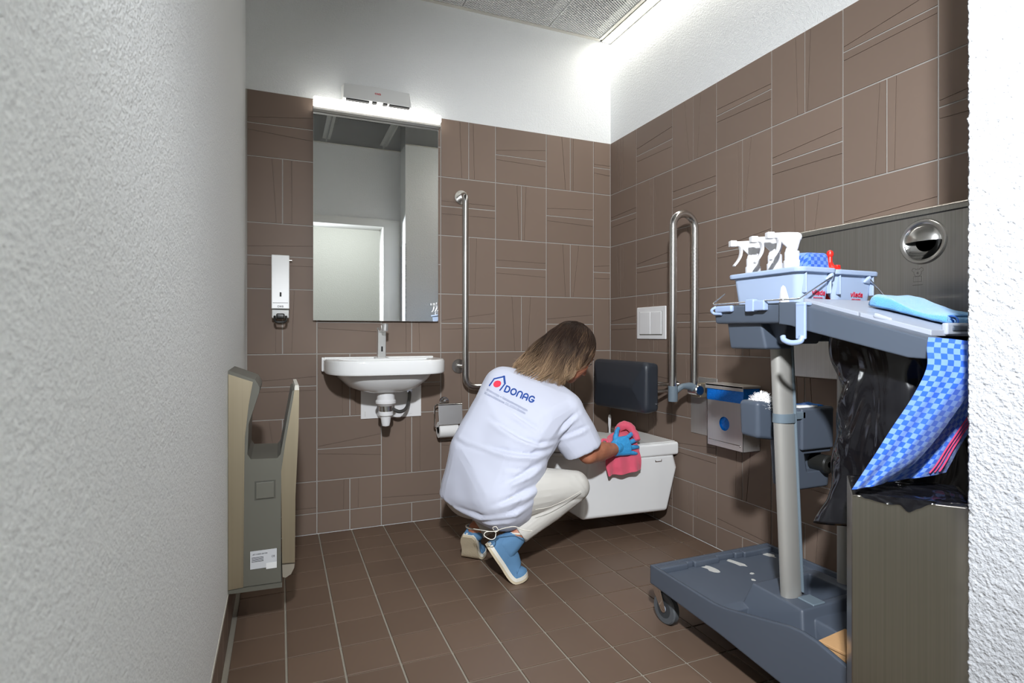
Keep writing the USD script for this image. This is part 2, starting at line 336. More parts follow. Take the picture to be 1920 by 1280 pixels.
obj('diffuser', box(1.7165, 1.7675, YP + .03, YB - .0075, ZC + .006, ZC + .012), 'led', lt, False)

# ------------------------------------------------------------------ things on the back wall
FW = YB - TH                                              # face of the back wall's tiles
FR = XR - TH
mi = thing('mirror', 'tall rectangular frameless mirror above the washbasin', 'mirror')
obj('glass', rbox(.1415, .7395, FW - .028, FW - .022, 1.004, 1.976, .001, 6), 'mirror_silver', mi, False)
obj('backing', box(.148, .733, FW - .0215, FW - .0005, 1.010, 1.972), 'plenum', mi, False)
ml = thing('mirror_light', 'white glowing lamp bar on the top edge of the mirror', 'lamp')
obj('diffuser', rbox(.141, .744, FW - .075, FW - .03, 1.992, 2.034, .008), 'mirror_led', ml)
obj('rail', rbox(.139, .746, FW - .060, FW - .001, 1.977, 1.991, .003), 'steel_x', ml)
cw = thing('air_freshener', 'white wall unit with small red letters above the mirror lamp', 'air freshener')
obj('body', hull(*[ball((x, y, z), .004, 10) for x, y, z in [(.272, FW - .004, 2.04), (.592, FW - .004, 2.04), (.272, FW - .004, 2.122), (.592, FW - .004, 2.122), (.276, FW - .075, 2.046), (.588, FW - .075, 2.046), (.28, FW - .055, 2.116), (.584, FW - .055, 2.116), (.43, FW - .086, 2.046), (.43, FW - .064, 2.117)]]), 'plastic_satin', cw, 40)
for e0, e1, q in ((.285, .39, .081), (.405, .425, .084), (.455, .475, .084), (.485, .582, .081)): obj('vent_slot', box(e0, e1, FW - q, FW - .06, 2.037, 2.0415), 'dark_slot', cw, False)
obj('lettering', lettering('CWS', .009, (.43, FW - .0815, 2.082), (1, 0, 0), (0, .3, 1), bold=True, center=True), 'print_red', cw, False, label='red letters CWS')
sd = thing('soap_dispenser', 'narrow white soap dispenser with black spout left of the mirror', 'soap dispenser')
obj('cover', hull(*[ball((x, y, z), .003, 10) for x, y, z in [(-.033, FW - .004, 1.05), (.036, FW - .004, 1.05), (-.033, FW - .004, 1.297), (.036, FW - .004, 1.297), (-.033, FW - .082, 1.056), (.036, FW - .082, 1.056), (-.033, FW - .062, 1.293), (.036, FW - .062, 1.293)]]), 'plastic_satin', sd)
obj('base', rbox(-.034, .037, FW - .078, FW - .001, 1.012, 1.049, .004), 'plastic_satin', sd)
obj('spout', cat_([T(rbox(-.016, .019, FW - .10, FW - .05, 1.008, 1.032, .006)), tube(fillet([(-.022, FW - .085, 1.02), (-.022, FW - .1, .993), (.025, FW - .1, .993), (.025, FW - .085, 1.02)], .014), .005)]), 'dryer_dark', sd)
obj('sight_slot', box(-.0015, .0055, FW - .0834, FW - .07, 1.108, 1.127), 'dark_slot', sd, False)
obj('seam', box(-.03, .033, FW - .0842, FW - .08, 1.079, 1.0805), 'dryer_grey', sd, False)
obj('lock_pin', lathe([(.0, 0), (.004, 0), (.004, .012), (0, .013)], 10, (.038, FW - .02, 1.278), 'x'), 'chrome', sd)
obj('lettering', lettering('CWS', .008, (.0015, FW - .0846, 1.0635), (1, 0, 0), (0, .05, 1), bold=True, center=True), 'print_dark', sd, False)

# washbasin
bx = .452
def basin_outline(wd, dp, n=40):
    """half-oval plan: straight sides near the wall, round front; counter-clockwise from the wall's left"""
    t = np.linspace(math.pi, 2 * math.pi, n); c, s = np.cos(t), np.sin(t)
    arc = np.stack([wd * np.sign(c) * np.abs(c) ** .42, -.13 - (dp - .13) * np.abs(s) ** .85], 1)
    return np.vstack([[(-wd, 0)], arc, [(wd, 0)]])
def ring(o, z, sx=1., dy=0.): return np.c_[o[:, 0] * sx + bx, FW + dy + np.minimum(o[:, 1], -.0005), np.full(len(o), z)]
wbn = thing('washbasin', 'white wall-hung ceramic washbasin with rounded front under the mirror', 'washbasin')
o1, o2 = basin_outline(.268, .385), basin_outline(.262, .378)
rimz, lipz = .826, .764
bowl_in = basin_outline(.205, .33); bowl_in = np.c_[bowl_in[:, 0], np.minimum(bowl_in[:, 1], -.115)]
def ringi(k, z): return ring(np.c_[bowl_in[:, 0] * k, -.215 + (bowl_in[:, 1] + .215) * k], z)
under = [ring(np.c_[o1[:, 0] * kx, o1[:, 1] * ky], z) for kx, ky, z in ((.985, .99, lipz), (.80, .86, lipz - .004), (.74, .82, lipz - .03), (.60, .72, lipz - .066), (.40, .60, lipz - .088), (.16, .48, lipz - .094))][::-1]
body = loft(under + [ring(o1, lipz + .008), ring(o1, rimz - .008), ring(o2, rimz), ringi(1.0, rimz - .001), ringi(.97, rimz - .012), ringi(.85, rimz - .06), ringi(.6, rimz - .09), ringi(.1, rimz - .1)])
obj('basin', body, 'ceramic', wbn, 45)
obj('back_ledge', rbox(bx - .262, bx + .262, FW - .03, FW - .001, rimz - .03, rimz + .006, .005), 'ceramic', wbn)
obj('side_lip', rbox(bx - .274, bx - .262, FW - .05, FW - .001, rimz - .06, rimz + .006, .004), 'ceramic', wbn)
tp = thing('tap', 'square chrome sensor tap standing on the washbasin rim', 'tap')
tx, ty = bx - .005, FW - .075
obj('body', hull(*[ball((x, y, z), .003, 10) for x, y, z in [(tx - .016, ty - .016, rimz + .004), (tx + .016, ty - .016, rimz + .004), (tx - .016, ty + .016, rimz + .004), (tx + .016, ty + .016, rimz + .004), (tx - .016, ty - .024, rimz + .13), (tx + .016, ty - .024, rimz + .13), (tx - .016, ty + .010, rimz + .142), (tx + .016, ty + .010, rimz + .142)]]), 'satin_chrome', tp, 30)
obj('spout', hull(*[ball((tx + a, ty + b, z), .003, 10) for a in (-.013, .013) for b, z in ((.006, rimz + .118), (.006, rimz + .138), (-.085, rimz + .140), (-.085, rimz + .152))]), 'satin_chrome', tp)
obj('aerator', lathe([(0, .128), (.0145, .128), (.0155, .131), (.0155, .158), (.0165, .160), (.0165, .163), (0, .163)], 20, (tx + .003, ty - .088, rimz)), 'satin_chrome', tp, 35)
obj('base_plate', rbox(tx - .032, tx + .032, ty - .022, ty + .022, rimz - .001, rimz + .004, .002), 'satin_chrome', tp)
obj('sensor', box(tx - .004, tx + .004, ty - .0225, ty - .01, rimz + .032, rimz + .056), 'dark_slot', tp, False)
si = thing('drain_trap', 'white plastic drain trap under the washbasin', 'drain trap')
sy = FW - .17
obj('inlet', lathe([(0, .675), (.040, .675), (.041, .64), (.047, .632), (.047, .622), (.036, .612), (.03, .608), (0, .608)], 24, (bx, sy, 0)), 'plastic_white', si)
obj('collar', lathe([(0, .61), (.031, .61), (.031, .582), (0, .582)], 24, (bx, sy, 0)), 'chrome', si, 30)
obj('cup', lathe([(0, .584), (.034, .584), (.034, .566), (.024, .56), (.021, .535), (.017, .517), (0, .511)], 24, (bx, sy, 0)), 'plastic_white', si)
obj('outlet_pipe', tube([(bx, sy, .55), (bx, FW - .012, .55)], .016), 'plastic_white', si)
cp = thing('cover_plate', 'white rectangular access plate on the tiles behind the drain', 'plate')
obj('plate', rbox(.361, .657, FW - .006, FW - .0005, .529, .694, .002), 'plastic_white', cp)
for q in ((.555, .5562, .535, .565), (.58, .5812, .535, .565), (.38, .381, .54, .565), (.585, .61, .5435, .5442)): obj('hatch_line', box(q[0], q[1], FW - .0065, FW - .005, q[2], q[3]), 'grout', cp, False)
hs = thing('supply_hose', 'grey braided water hose curving beside the white drain trap', 'hose')
obj('hose_body', tube(spline([(bx + .03, sy + .01, .592), (bx + .07, sy + .03, .574), (bx + .11, sy + .08, .580), (bx + .135, sy + .13, .61), (bx + .142, FW - .025, .645), (bx + .142, FW - .008, .66)], 8), .0085, 12), 'hose', hs)
obj('wall_nut', lathe([(0, 0), (.014, 0), (.014, .018), (0, .018)], 6, (bx + .142, FW - .0235, .66), 'y'), 'chrome', hs, False)

# paper holder
ph = thing('paper_holder', 'chrome toilet paper holder with flap on the tiles right of the washbasin', 'paper holder')
hx, hy = .775, FW - .07
obj('wall_rose', cat_([lathe([(0, 0), (.024, 0), (.026, .006), (.020, .010), (.010, .014), (.009, .05), (0, .05)], 24, (.765, FW - .0505, .600), 'y')]), 'chrome', ph)
obj('knob', lathe([(0, -.012), (.010, -.010), (.013, 0), (.010, .010), (0, .012)], 16, (.765, FW - .062, .606), 'y'), 'chrome', ph)
obj('flap', xf(rbox(-.061, .061, -.0015, .0015, -.098, 0, .0014), rx=-.12, t=(hx + .005, hy - .035, .592)), 'satin_chrome', ph)
obj('flap_curl', tube([(hx - .056, hy - .034, .593), (hx + .066, hy - .034, .593)], .005), 'chrome', ph)
obj('arm', tube(fillet([(.765, FW - .055, .600), (hx - .065, hy + .0, .585), (hx - .066, hy, .478), (hx + .066, hy, .478)], .012), .004, 10), 'chrome', ph)
tr = thing('toilet_roll', 'white toilet paper roll hanging in the chrome holder', 'toilet roll')
obj('roll', xf(lathe([(.019, -.048), (.039, -.048), (.040, -.046), (.040, .046), (.039, .048), (.019, .048), (.019, -.048)], 32, axis='x'), t=(hx, hy, .478 - .0145)), 'paper', tr)
# the angled grab bar
gb = thing('grab_bar', 'long upright steel grab bar with bent foot right of the mirror', 'grab bar')
gx, gy = .868, FW - .075
obj('bar', tube(fillet([(gx, FW - .004, 1.648), (gx, gy, 1.648), (gx, gy, .672), (1.42, gy, .672), (1.42, FW - .004, .672)], [.045, .06, .045], 9), .0165, 18), 'steel_tube', gb)
obj('wall_flange', lathe([(0, 0), (.036, 0), (.036, .004), (.028, .008), (.02, .009), (0, .009)], 28, (gx, FW - .0095, 1.648), 'y'), 'steel_tube', gb)
obj('wall_flange', cat_([lathe([(0, 0), (.036, 0), (.036, .004), (.028, .008), (.02, .009), (0, .009)], 28, (gx - .015, FW - .0095, .776), 'y'), cyl((gx - .015, FW - .008, .776), (gx, gy, .776), .010)]), 'steel_tube', gb)
obj('wall_flange', lathe([(0, 0), (.036, 0), (.036, .004), (.028, .008), (.02, .009), (0, .009)], 28, (1.42, FW - .0095, .672), 'y'), 'steel_tube', gb)

# ------------------------------------------------------------------ hand dryer on the left wall
hd = thing('hand_dryer', 'champagne steel trough hand dryer on the left wall', 'hand dryer')
Y0, Y1 = 1.868, 2.135
pq = lambda px, py, y=Y0: (lambda r: (r * (y / r[1]))[[0, 2]] + [0, EYE])(CF + CR * (px - 960) / F_PX + CU * (HORIZON - py) / F_PX)
prof = lambda pts: sg.Polygon([pq(*p) for p in pts])
wall_x = XL + .001
def clipx(g): return g.intersection(sg.box(wall_x, -1, 1, 3)).buffer(0)
rear = clipx(prof([(420, 699), (474, 716), (466, 760), (459, 820), (458, 880), (456, 1101), (420, 1108)]))
mid = clipx(prof([(474, 716), (483, 719), (487, 727), (486, 735), (466, 795), (464, 852), (470, 861), (520, 859), (526, 852), (540, 775), (548, 733), (552, 731), (550, 745), (535, 830), (527, 885), (527, 1091), (456, 1101), (458, 880), (459, 820), (466, 760)]))
front = prof([(552, 731), (561, 731), (560, 800), (554, 930), (553, 1054), (529, 1056), (527, 885), (535, 830), (550, 745)])
obj('rear_body', extr(rear, Y1 - Y0, 'xz', Y0), 'champagne', hd, False)
obj('rear_rim', extr(clipx(prof([(420, 699), (474, 716), (483, 719), (478, 712), (470, 709), (420, 692)])), Y1 - Y0 - .006, 'xz', Y0 + .006), 'dryer_grey', hd, False)
obj('side_panel', extr(mid, Y1 - Y0 - .006, 'xz', Y0 + .003), 'dryer_grey', hd, False)
obj('front_cover', extr(front, Y1 - Y0, 'xz', Y0), 'champagne', hd, False)
obj('front_cap', extr(prof([(552, 731), (561, 731), (560, 722), (553, 722)]), Y1 - Y0, 'xz', Y0), 'trim_white', hd, False)
obj('water_box', extr(prof([(529, 1056), (553, 1054), (552, 1066), (546, 1078), (536, 1085), (530, 1084)]), Y1 - Y0 - .02, 'xz', Y0 + .01), 'dryer_tray', hd, False)
obj('base_tray', extr(clipx(prof([(420, 1109), (456, 1102), (529, 1092), (529, 1100), (440, 1112), (420, 1114)])), Y1 - Y0 + .004, 'xz', Y0 - .002), 'dryer_grey', hd, False)
q0, q1 = pq(480, 905), pq(514, 932)
obj('service_hatch', cat_([T(rbox(q0[0], q1[0], Y0 - .0015, Y0 + .01, q1[1], q0[1], .0015, 6))]), 'dryer_grey', hd)
obj('hatch_frame', cat_([box(q0[0] - .004, q1[0] + .004, Y0 + .0022, Y0 + .004, q1[1] - .004, q0[1] + .004)]), 'hatch_line', hd, False)
s0, s1 = pq(469, 1037), pq(519, 1061)
slope = np.array([1, 0, .125])
def dz(x): return (x - s0[0]) * .0
obj('rating_label', box(s0[0], s1[0], Y0 + .0018, Y0 + .0035, s1[1], s0[1] + .004), 'sticker', hd, False)
o = np.array([s0[0], Y0 + .0017, s0[1]])
bars = [box(s0[0] + .004, s0[0] + .037, Y0 + .0012, Y0 + .002, z, z + .0012) for z in (s0[1] - .0165, s0[1] - .0205, s0[1] - .0245, s0[1] - .0285)]
obj('label_print', cat_(bars + [lettering('CE', .0055, (s1[0] - .015, Y0 + .0018, s0[1] - .021), (1, 0, 0), (0, 0, 1)), lettering('JET HAND DRYER', .0036, (s0[0] + .006, Y0 + .0018, s0[1] - .008), (1, 0, 0), (0, 0, 1))]), 'print_dark', hd, False)
t0, t1 = pq(499, 1057), pq(519, 1064)
obj('serial_sticker', box(t0[0], t1[0], Y0 + .001, Y0 + .003, t1[1], t0[1] + .002), 'plastic_white', hd, False)

# ------------------------------------------------------------------ toilet corner
TY, THW = 2.36, .178
to = thing('toilet', 'long white wall-hung toilet on the right wall', 'toilet')
def ovalring(x0, x1, hw, z, n=44, p=2.6):
    """plan ring: flat towards the wall, round to the room"""
    e = ell((x0 + x1) / 2, TY, (x1 - x0) / 2, hw, n, p); return np.c_[e, np.full(n, z)]
shell = hull(*[ball((x, y, z), .02, 14) for x, y, z in [(1.262, TY - .148, .125), (1.262, TY + .148, .125), (1.70, TY - .148, .115), (1.70, TY + .148, .115), (1.735, TY - .15, .35), (1.735, TY + .15, .35), (1.285, TY - .158, .36), (1.285, TY + .158, .36), (1.75, TY - .15, .30), (1.75, TY + .15, .30)]])
shell = shell - m3.Manifold.cube((.5, .6, .6), True).translate((FR + .25, TY, .3))
obj('pan_housing', shell, 'ceramic', to, 35)
bowl = loft([ovalring(a, b, h, z) for a, b, h, z in ((1.30, 1.5, .08, .185), (1.23, 1.52, .125, .195), (1.16, 1.54, .155, .235), (1.11, 1.54, .168, .29), (1.085, 1.54, .174, .345), (1.08, 1.54, .176, .385), (1.085, 1.535, .172, .395), (1.13, 1.49, .13, .395), (1.16, 1.46, .10, .37), (1.22, 1.4, .05, .30))])
obj('bowl', bowl, 'ceramic', to, 50)
obj('bowl_ridge', tube(np.array([[1.30 - .165 * math.cos(t), TY - .155 * math.sin(t) - .008, .262 + .0 * t] for t in np.linspace(.35, 2.25, 30)]), .006, 8), 'ceramic', to)
deck = rbox(1.335, FR - .0005, TY - THW, TY + THW, .362, .424, .012)
obj('deck', deck, 'ceramic', to, 40)
obj('deck_rim', T(rbox(1.52, FR - .01, TY - THW + .018, TY + THW - .018, .414, .4262, .004)), 'ceramic', to, 40)
seat = loft([ovalring(1.072 + d, 1.492, .182 - d, z, p=2.9) for d, z in ((.006, .397), (0, .401), (0, .413), (.004, .417))])
obj('seat', seat, 'ceramic_seat', to, 50)
lid = loft([ovalring(1.07 + d, 1.494, .184 - d, z, p=2.9) for d, z in ((.004, .4185), (0, .422), (0, .436), (.006, .444), (.03, .449), (.09, .452))])
obj('lid', lid, 'ceramic_seat', to, 50)
obj('hinge_bolt', cat_([lathe([(0, 0), (.010, 0), (.012, .004), (.012, .018), (.010, .022), (0, .022)], 20, (1.655, TY - THW + .008, .345), 'y'), T(rbox(1.636, 1.674, TY - THW + .004, TY - THW + .03, .335, .341, .002)), tube(fillet([(1.638, TY - .162, .362), (1.638, TY - .172, .338), (1.674, TY - .172, .338), (1.674, TY - .162, .362)], .008), .003, 8)]), 'chrome', to)
bp = thing('backrest', 'black padded backrest mounted above the toilet', 'backrest')
padm = []
for (y, z) in [(2.16, .785), (2.16, .598), (2.575, .785), (2.575, .588)]:
    for x in (1.56, 1.60): padm.append(ball((x + .006, y, z), .026 if x < 1.58 else .02, 16))
padm += [ball((1.552, y, .69), .03, 16) for y in (2.22, 2.37, 2.52)]
obj('pad', smoothed(hull(*[b for b in padm]), .02, 4), 'pad_black', bp, 60)
for y in (2.20, 2.52): obj('bracket', cat_([tube([(1.60, y, z), (FR - .003, y, z)], .0085) for z in (.668, .700)] + [lathe([(0, 0), (.03, 0), (.03, .004), (0, .004)], 20, (FR - .0045, y, .684), 'x')]), 'steel_tube', bp)
obj('fixing_screw', lathe([(0, 0), (.006, 0), (.007, .006), (0, .008)], 12, (1.612, 2.136, .615), 'y'), 'chrome', bp)
fr = thing('folding_rail', 'steel hinged support rail folded up on the right wall beside the toilet', 'grab rail')
RY, xa, xb = 1.98, 1.574, 1.693
zt = 1.466; rr = (xb - xa) / 2; arc = [(xa + rr - rr * math.cos(t), RY, zt - rr + rr * math.sin(t)) for t in np.linspace(0, math.pi, 20)]
obj('loop', tube(np.array([(xa, RY, .70)] + arc + [(xb, RY, .70)]), .0165, 20), 'steel_tube', fr)
obj('grip_ring', cat_([tube([(xb, RY, z), (xb, RY, z + .007)], .0178, 20) for z in np.arange(1.09, 1.33, .016)]), 'steel_tube', fr, 30)
obj('end_sleeve', lathe([(0, .648), (.0195, .648), (.0205, .66), (.0205, .715), (0, .715)], 20, (xa, RY, 0)), 'rail_grey', fr)
obj('link_arm', hull(*[ball((xa + .012, RY, .690), .012), ball((xa + .05, RY, .712), .012)]) + hull(ball((xa + .05, RY, .712), .012), ball((xb - .03, RY, .712), .016)) + hull(ball((xb - .03, RY, .712), .016), ball((xb, RY, .700), .022)), 'rail_grey', fr, 60)
obj('pivot', lathe([(0, -.03), (.020, -.03), (.024, -.026), (.024, .026), (.020, .03), (0, .03)], 28, (xb + .004, RY, .693), 'y'), 'steel_tube', fr, 35)
obj('mount_block', rbox(xb + .006, FR - .004, RY - .028, RY + .028, .662, .722, .003), 'champagne', fr)
obj('wall_plate', T(rbox(FR - .006, FR - .0005, RY - .055, RY + .115, .485, .745, .002, 8)), 'steel_v', fr)
fp = thing('flush_plate', 'white square two-button flush plate on the right wall above the toilet', 'flush plate')
yA, yB = 2.275, 2.517
obj('plate', rbox(FR - .010, FR - .0005, yA, yB, .915, 1.082, .004), 'plastic_white', fp)
obj('button', rbox(FR - .014, FR - .009, 2.305, 2.392, .940, 1.055, .003), 'plastic_white', fp)
obj('button', rbox(FR - .014, FR - .009, 2.396, 2.487, .940, 1.055, .003), 'plastic_white', fp)
obj('shadow_gap', cat_([box(FR - .0105, FR - .0095, 2.302, 2.49, .9355, .9395), box(FR - .0105, FR - .0095, 2.301, 2.304, .937, 1.057), box(FR - .0105, FR - .0095, 2.488, 2.491, .937, 1.057)]), 'dryer_grey', fp, False)
sb = thing('sanitary_bin', 'steel sanitary waste box with blue liner on the right wall', 'bin')
a0, a1, bxf = 1.691, 1.89, 1.683
hole = (1.792, .572)
front_ = sg.box(a0, .472, a1, .672).difference(sg.Point(*hole).buffer(.0285, 24))
obj('front_panel', extr(front_, .0015, 'yz', bxf), 'box_steel', sb, False)
obj('housing', cat_([box(bxf, FR - .001, a0, a0 + .0015, .472, .70), box(bxf, FR - .001, a1 - .0015, a1, .472, .70), box(bxf, FR - .001, a0, a1, .472, .4735), box(FR - .0025, FR - .001, a0, a1, .472, .73)]), 'box_steel', sb, False)
obj('fold_line', tube(fillet([(bxf - .0005, a0 + .016, .49), (bxf - .0005, a0 + .012, .497), (bxf - .0005, a1 - .01, .497)], .004), .0016, 8), 'steel_tube', sb)
obj('lid', T(rbox(bxf - .006, FR - .001, a0 - .006, a1 + .006, .722, .733, .003)), 'box_steel', sb)
obj('lid_edge', box(bxf - .006, bxf - .0045, a0 - .006, a1 + .006, .712, .730), 'box_steel', sb, False)
liner = []
for i, z in enumerate(np.linspace(.664, .722, 10)):
    pts = []
    for (p, q) in [((bxf, a0), (bxf, a1)), ((bxf, a1), (FR - .004, a1)), ((FR - .004, a1), (FR - .004, a0)), ((FR - .004, a0), (bxf, a0))]:
        for t in np.linspace(0, 1, 18, endpoint=False): pts.append((p[0] + (q[0] - p[0]) * t, p[1] + (q[1] - p[1]) * t, z))
    pts = np.array(pts); c = np.array([(bxf + FR) / 2, (a0 + a1) / 2, z]); d = pts - c
    k = 1.012 + .02 * (meshkit.noise(np.c_[np.arange(72) * .35, np.full(72, i * .25), np.zeros(72)], 3) - .4); pts = c + d * np.c_[k, k, np.ones(72)]; pts[:, 0] = np.minimum(pts[:, 0], FR - .003); liner.append(pts)
obj('liner', loft(liner, cap=False), 'bag_blue', sb, True)
obj('liner_inside', hull(ball((bxf + .018, hole[0], hole[1]), .012), ball((bxf + .03, hole[0] - .05, .52), .02), ball((bxf + .03, hole[0] + .05, .52), .02), ball((bxf + .03, hole[0] - .05, .66), .02), ball((bxf + .03, hole[0] + .05, .66), .02)), 'bag_blue', sb, 50)
br = thing('toilet_brush', 'white upright brush handle standing behind the toilet', 'toilet brush')
bq = W(1143, 790, 3.08)
obj('handle', lathe([(0, .35), (.006, .352), (.006, .50), (.0085, .52), (.009, .56), (.006, .572), (0, .574)], 14, (bq[0], bq[1], W(1143, 777, 3.08)[2] - .574)), 'plastic_white', br)
obj('holder', lathe([(0, 0), (.05, 0), (.052, .01), (.046, .36), (.012, .37), (0, .37)], 24, (bq[0], bq[1], 0)), 'plastic_white', br)

# ------------------------------------------------------------------ steel changing table on the right wall
def soft(name, col, rough=.45, rad=.005, bump=None, **kw):
    """plastic whose edges are rounded in the shading"""
    n = {'p': ('principled_bsdf', dict(base_color=col, roughness=rough, **kw)), 'v': ('bevel', {'radius': rad, 'samples': 6})}; l = [('v.bevel', 'p.normal')]
    if bump:
        n['g'] = ('geometry', {}); n['n'] = ('noise_texture', {'scale': bump[0], 'detail': 3.0}); n['b'] = ('bump', {'strength': bump[1], 'distance': bump[2]})
        l = [('g.position', 'n.vector'), ('n.fac', 'b.height'), ('v.bevel', 'b.normal'), ('b.normal', 'p.normal')]
    return mat(name, n, l)
def cloth_check(name, c1, c2, scale, rough=.9):
    return mat(name, {'u': ('uvmap', {'attribute': 'st'}), 'k': ('checker_texture', {'scale': scale, 'color1': c1, 'color2': c2}), 'g': ('geometry', {}), 'n': ('noise_texture', {'scale': 900., 'detail': 2.}),
        'b': ('bump', {'strength': .3, 'distance': .001}), 'n2': ('noise_texture', {'scale': 14., 'detail': 2.}), 'm': ('mix_color', {'blend_type': 'mix', 'b': L(80, 118, 192)}), 'r': ('map_range', {'from_min': .45, 'from_max': .75, 'to_min': 0., 'to_max': .35}),
        'p': ('principled_bsdf', dict(roughness=rough, sheen_weight=.2))},
        [('u.UV', 'k.vector'), ('k.color', 'm.a'), ('g.position', 'n2.vector'), ('n2.fac', 'r.value'), ('r.result', 'm.fac'), ('m.result', 'p.base_color'), ('g.position', 'n.vector'), ('n.fac', 'b.height'), ('b.normal', 'p.normal')])
soft('cart_grey', L(82, 90, 102), .42, .006, (700, .05, .0006)); soft('cart_grey2', L(80, 89, 102), .42, .005)
soft('bucket_blue', L(164, 181, 208), .38, .004); soft('clip_blue', L(156, 175, 208), .35, .003); soft('lid_grey', L(166, 172, 184), .4, .003)
pm('sprayer_white', L(224, 224, 226), .35); pm('sprayer_red', L(225, 40, 30), .35); pm('vileda_red', L(205, 30, 55), .5)
cloth_check('check_cloth', L(30, 84, 188), L(104, 138, 200), 1.0)
pm('towel_blue', L(92, 168, 226), .95, bump=(500, .8, .004), sheen_weight=.5); pm('towel_hem', L(40, 90, 170), .9)
mat('bag_black', {'g': ('geometry', {}), 'm': ('mapping', {'scale': (15., 15., 4.5), 'rotation': (.3, .5, .2)}), 'n': ('noise_texture', {'scale': 1., 'detail': 1.2, 'distortion': 1.3}), 'b': ('bump', {'strength': .6, 'distance': .03}), 'p': ('principled_bsdf', dict(base_color=(.007, .007, .009), roughness=.14, specular_ior_level=.5))},
    [('g.position', 'm.vector'), ('m.vector', 'n.vector'), ('n.fac', 'b.height'), ('b.normal', 'p.normal')])
pm('tyre', L(88, 92, 96), .6); pm('wheel', L(188, 198, 212), .4); pm('scuff', L(190, 190, 186), .9, bump=(300, .6, .002)); pm('wood', L(204, 160, 112), .7, bump=(120, .2, .002))
pm('bristle', L(244, 244, 244), .7); pm('etched', L(96, 92, 88), .5, .6)

ct = thing('changing_table', 'stainless steel fold-down changing table with round grip on the right wall', 'changing table')
obj('frame', T(rbox(1.694, FR - .0005, .60, 1.467, .785, 1.300, .012)), 'table_steel', ct)
door = rrect(.612, 1.455, .792, 1.270, .02).difference(sg.Point(1.016, 1.198).buffer(.050, 32))
obj('door', extr(door, .016, 'yz', 1.672), 'table_steel', ct, False)
obj('gap', box(1.690, 1.6945, .62, 1.45, 1.268, 1.278), 'dark_slot', ct, False)
hc = np.array([1.672, 1.016, 1.198])
ringp = [(.050, .012), (.050, -.003), (.054, -.006), (.060, -.006), (.064, -.001), (.064, .004), (.050, .012)]
obj('grip_ring', xf(lathe([(r, z) for r, z in ringp], 48, axis='x'), t=hc), 'steel_tube', ct, 40)
dish = [(0, .015), (.020, .014), (.038, .009), (.0505, .000), (.0505, .004), (.038, .0125), (0, .0158)]
obj('grip_dish', xf(lathe(dish, 48, axis='x'), t=hc), 'chrome', ct, 60)
a = np.linspace(0, math.pi, 25)
cup = [np.stack([np.full(25, x), r * np.cos(a) * 1., r * np.sin(a)], 1) for r, x in ((.0495, .001), (.046, -.004), (.038, -.010), (.026, -.015), (.012, -.018), (.001, -.019))]
obj('grip_cup', xf(loft(cup, False, False), t=hc), 'steel_tube', ct, True)
em = unary_union([sg.Point(0, 0).buffer(.011, 20), sg.Point(-.010, .008).buffer(.006, 16), sg.Point(.010, .008).buffer(.006, 16), sg.box(-.012, -.026, .012, -.010)]).difference(unary_union([sg.Point(0, 0).buffer(.0095, 20), sg.Point(-.010, .008).buffer(.0045), sg.Point(.010, .008).buffer(.0045), sg.box(-.0105, -.0245, .0105, -.0115)]))
em = em.union(sg.Point(0, -.001).buffer(.003)).union(sg.box(-.014, -.036, .014, -.0335))
def to_door(g, y0, z0):
    m = extr(g, .0006); v = m.vertices; return trimesh.Trimesh(np.stack([1.6714 + 0 * v[:, 0] + .0006 - v[:, 2], y0 - v[:, 0], z0 + v[:, 1]], 1), m.faces, process=False)
obj('etched_emblem', to_door(em, 1.03, 1.112), 'etched', ct, False)

# ------------------------------------------------------------------ the cleaning cart
cart = thing('cleaning_cart', 'grey plastic cleaning cart with black rubbish bag and two posts', 'cleaning cart')
X0, X1, YA, YZ = 1.110, 1.615, 1.510, .812
side = [(YA, .132), (YA, .190), (1.225, .190), (1.18, .196), (.975, .246), (.94, .250), (.90, .247), (YZ, .226), (YZ, .092), (1.0, .100), (1.2, .118)]
def yz_prism(p, x0, x1): return MF(extr(sg.Polygon(p), x1 - x0, 'yz', x0))
base = yz_prism(side, X0, X1) - m3.Manifold.cube((X1 - X0 - .020, .27, .2)).translate((X0 + .010, 1.228, .171)) - m3.Manifold.cube((X1 - X0 - .022, .385, .3)).translate((X0 + .011, YZ + .012, .128))
slopecut = yz_prism([(1.19, .16), (1.24, .171), (1.24, .3), (1.19, .3)], X0 + .011, X1 - .011)
base = base - slopecut
block = hull(*[ball((x, y, z), .008, 12) for x, y, z in [(1.225, 1.235, .14), (1.50, 1.235, .14), (1.225, 1.030, .14), (1.50, 1.030, .14), (1.250, 1.212, .220), (1.49, 1.212, .220), (1.246, 1.052, .220), (1.49, 1.052, .220)]])
block2 = hull(*[ball((x, y, z), .008, 12) for x, y, z in [(1.27, 1.05, .13), (1.54, 1.05, .13), (1.27, .96, .13), (1.54, .96, .13), (1.28, 1.05, .195), (1.54, 1.05, .195), (1.285, .985, .190), (1.54, .985, .190)]])
pocket = hull(*[ball((x, y, z), .006, 10) for x, y, z in [(1.335, 1.075, .17), (1.44, 1.075, .17), (1.335, 1.19, .17), (1.44, 1.19, .17), (1.33, 1.07, .27), (1.45, 1.07, .27), (1.33, 1.195, .27), (1.45, 1.195, .27)]])
base = base + ((block + block2) - pocket)
obj('base', T(base), 'cart_grey', cart, 25)
for (x0, x1, w) in ((1.122, 1.235, .026), (1.235, 1.262, .018), (1.262, 1.365, .026), (1.365, 1.44, .012), (1.44, 1.475, .02), (1.475, 1.60, .026)):
    obj('rim_ledge', T(rbox(x0, x1, YA - .010 - w, YA - .006, .168, .1885, .004, 8)), 'cart_grey', cart, 30)
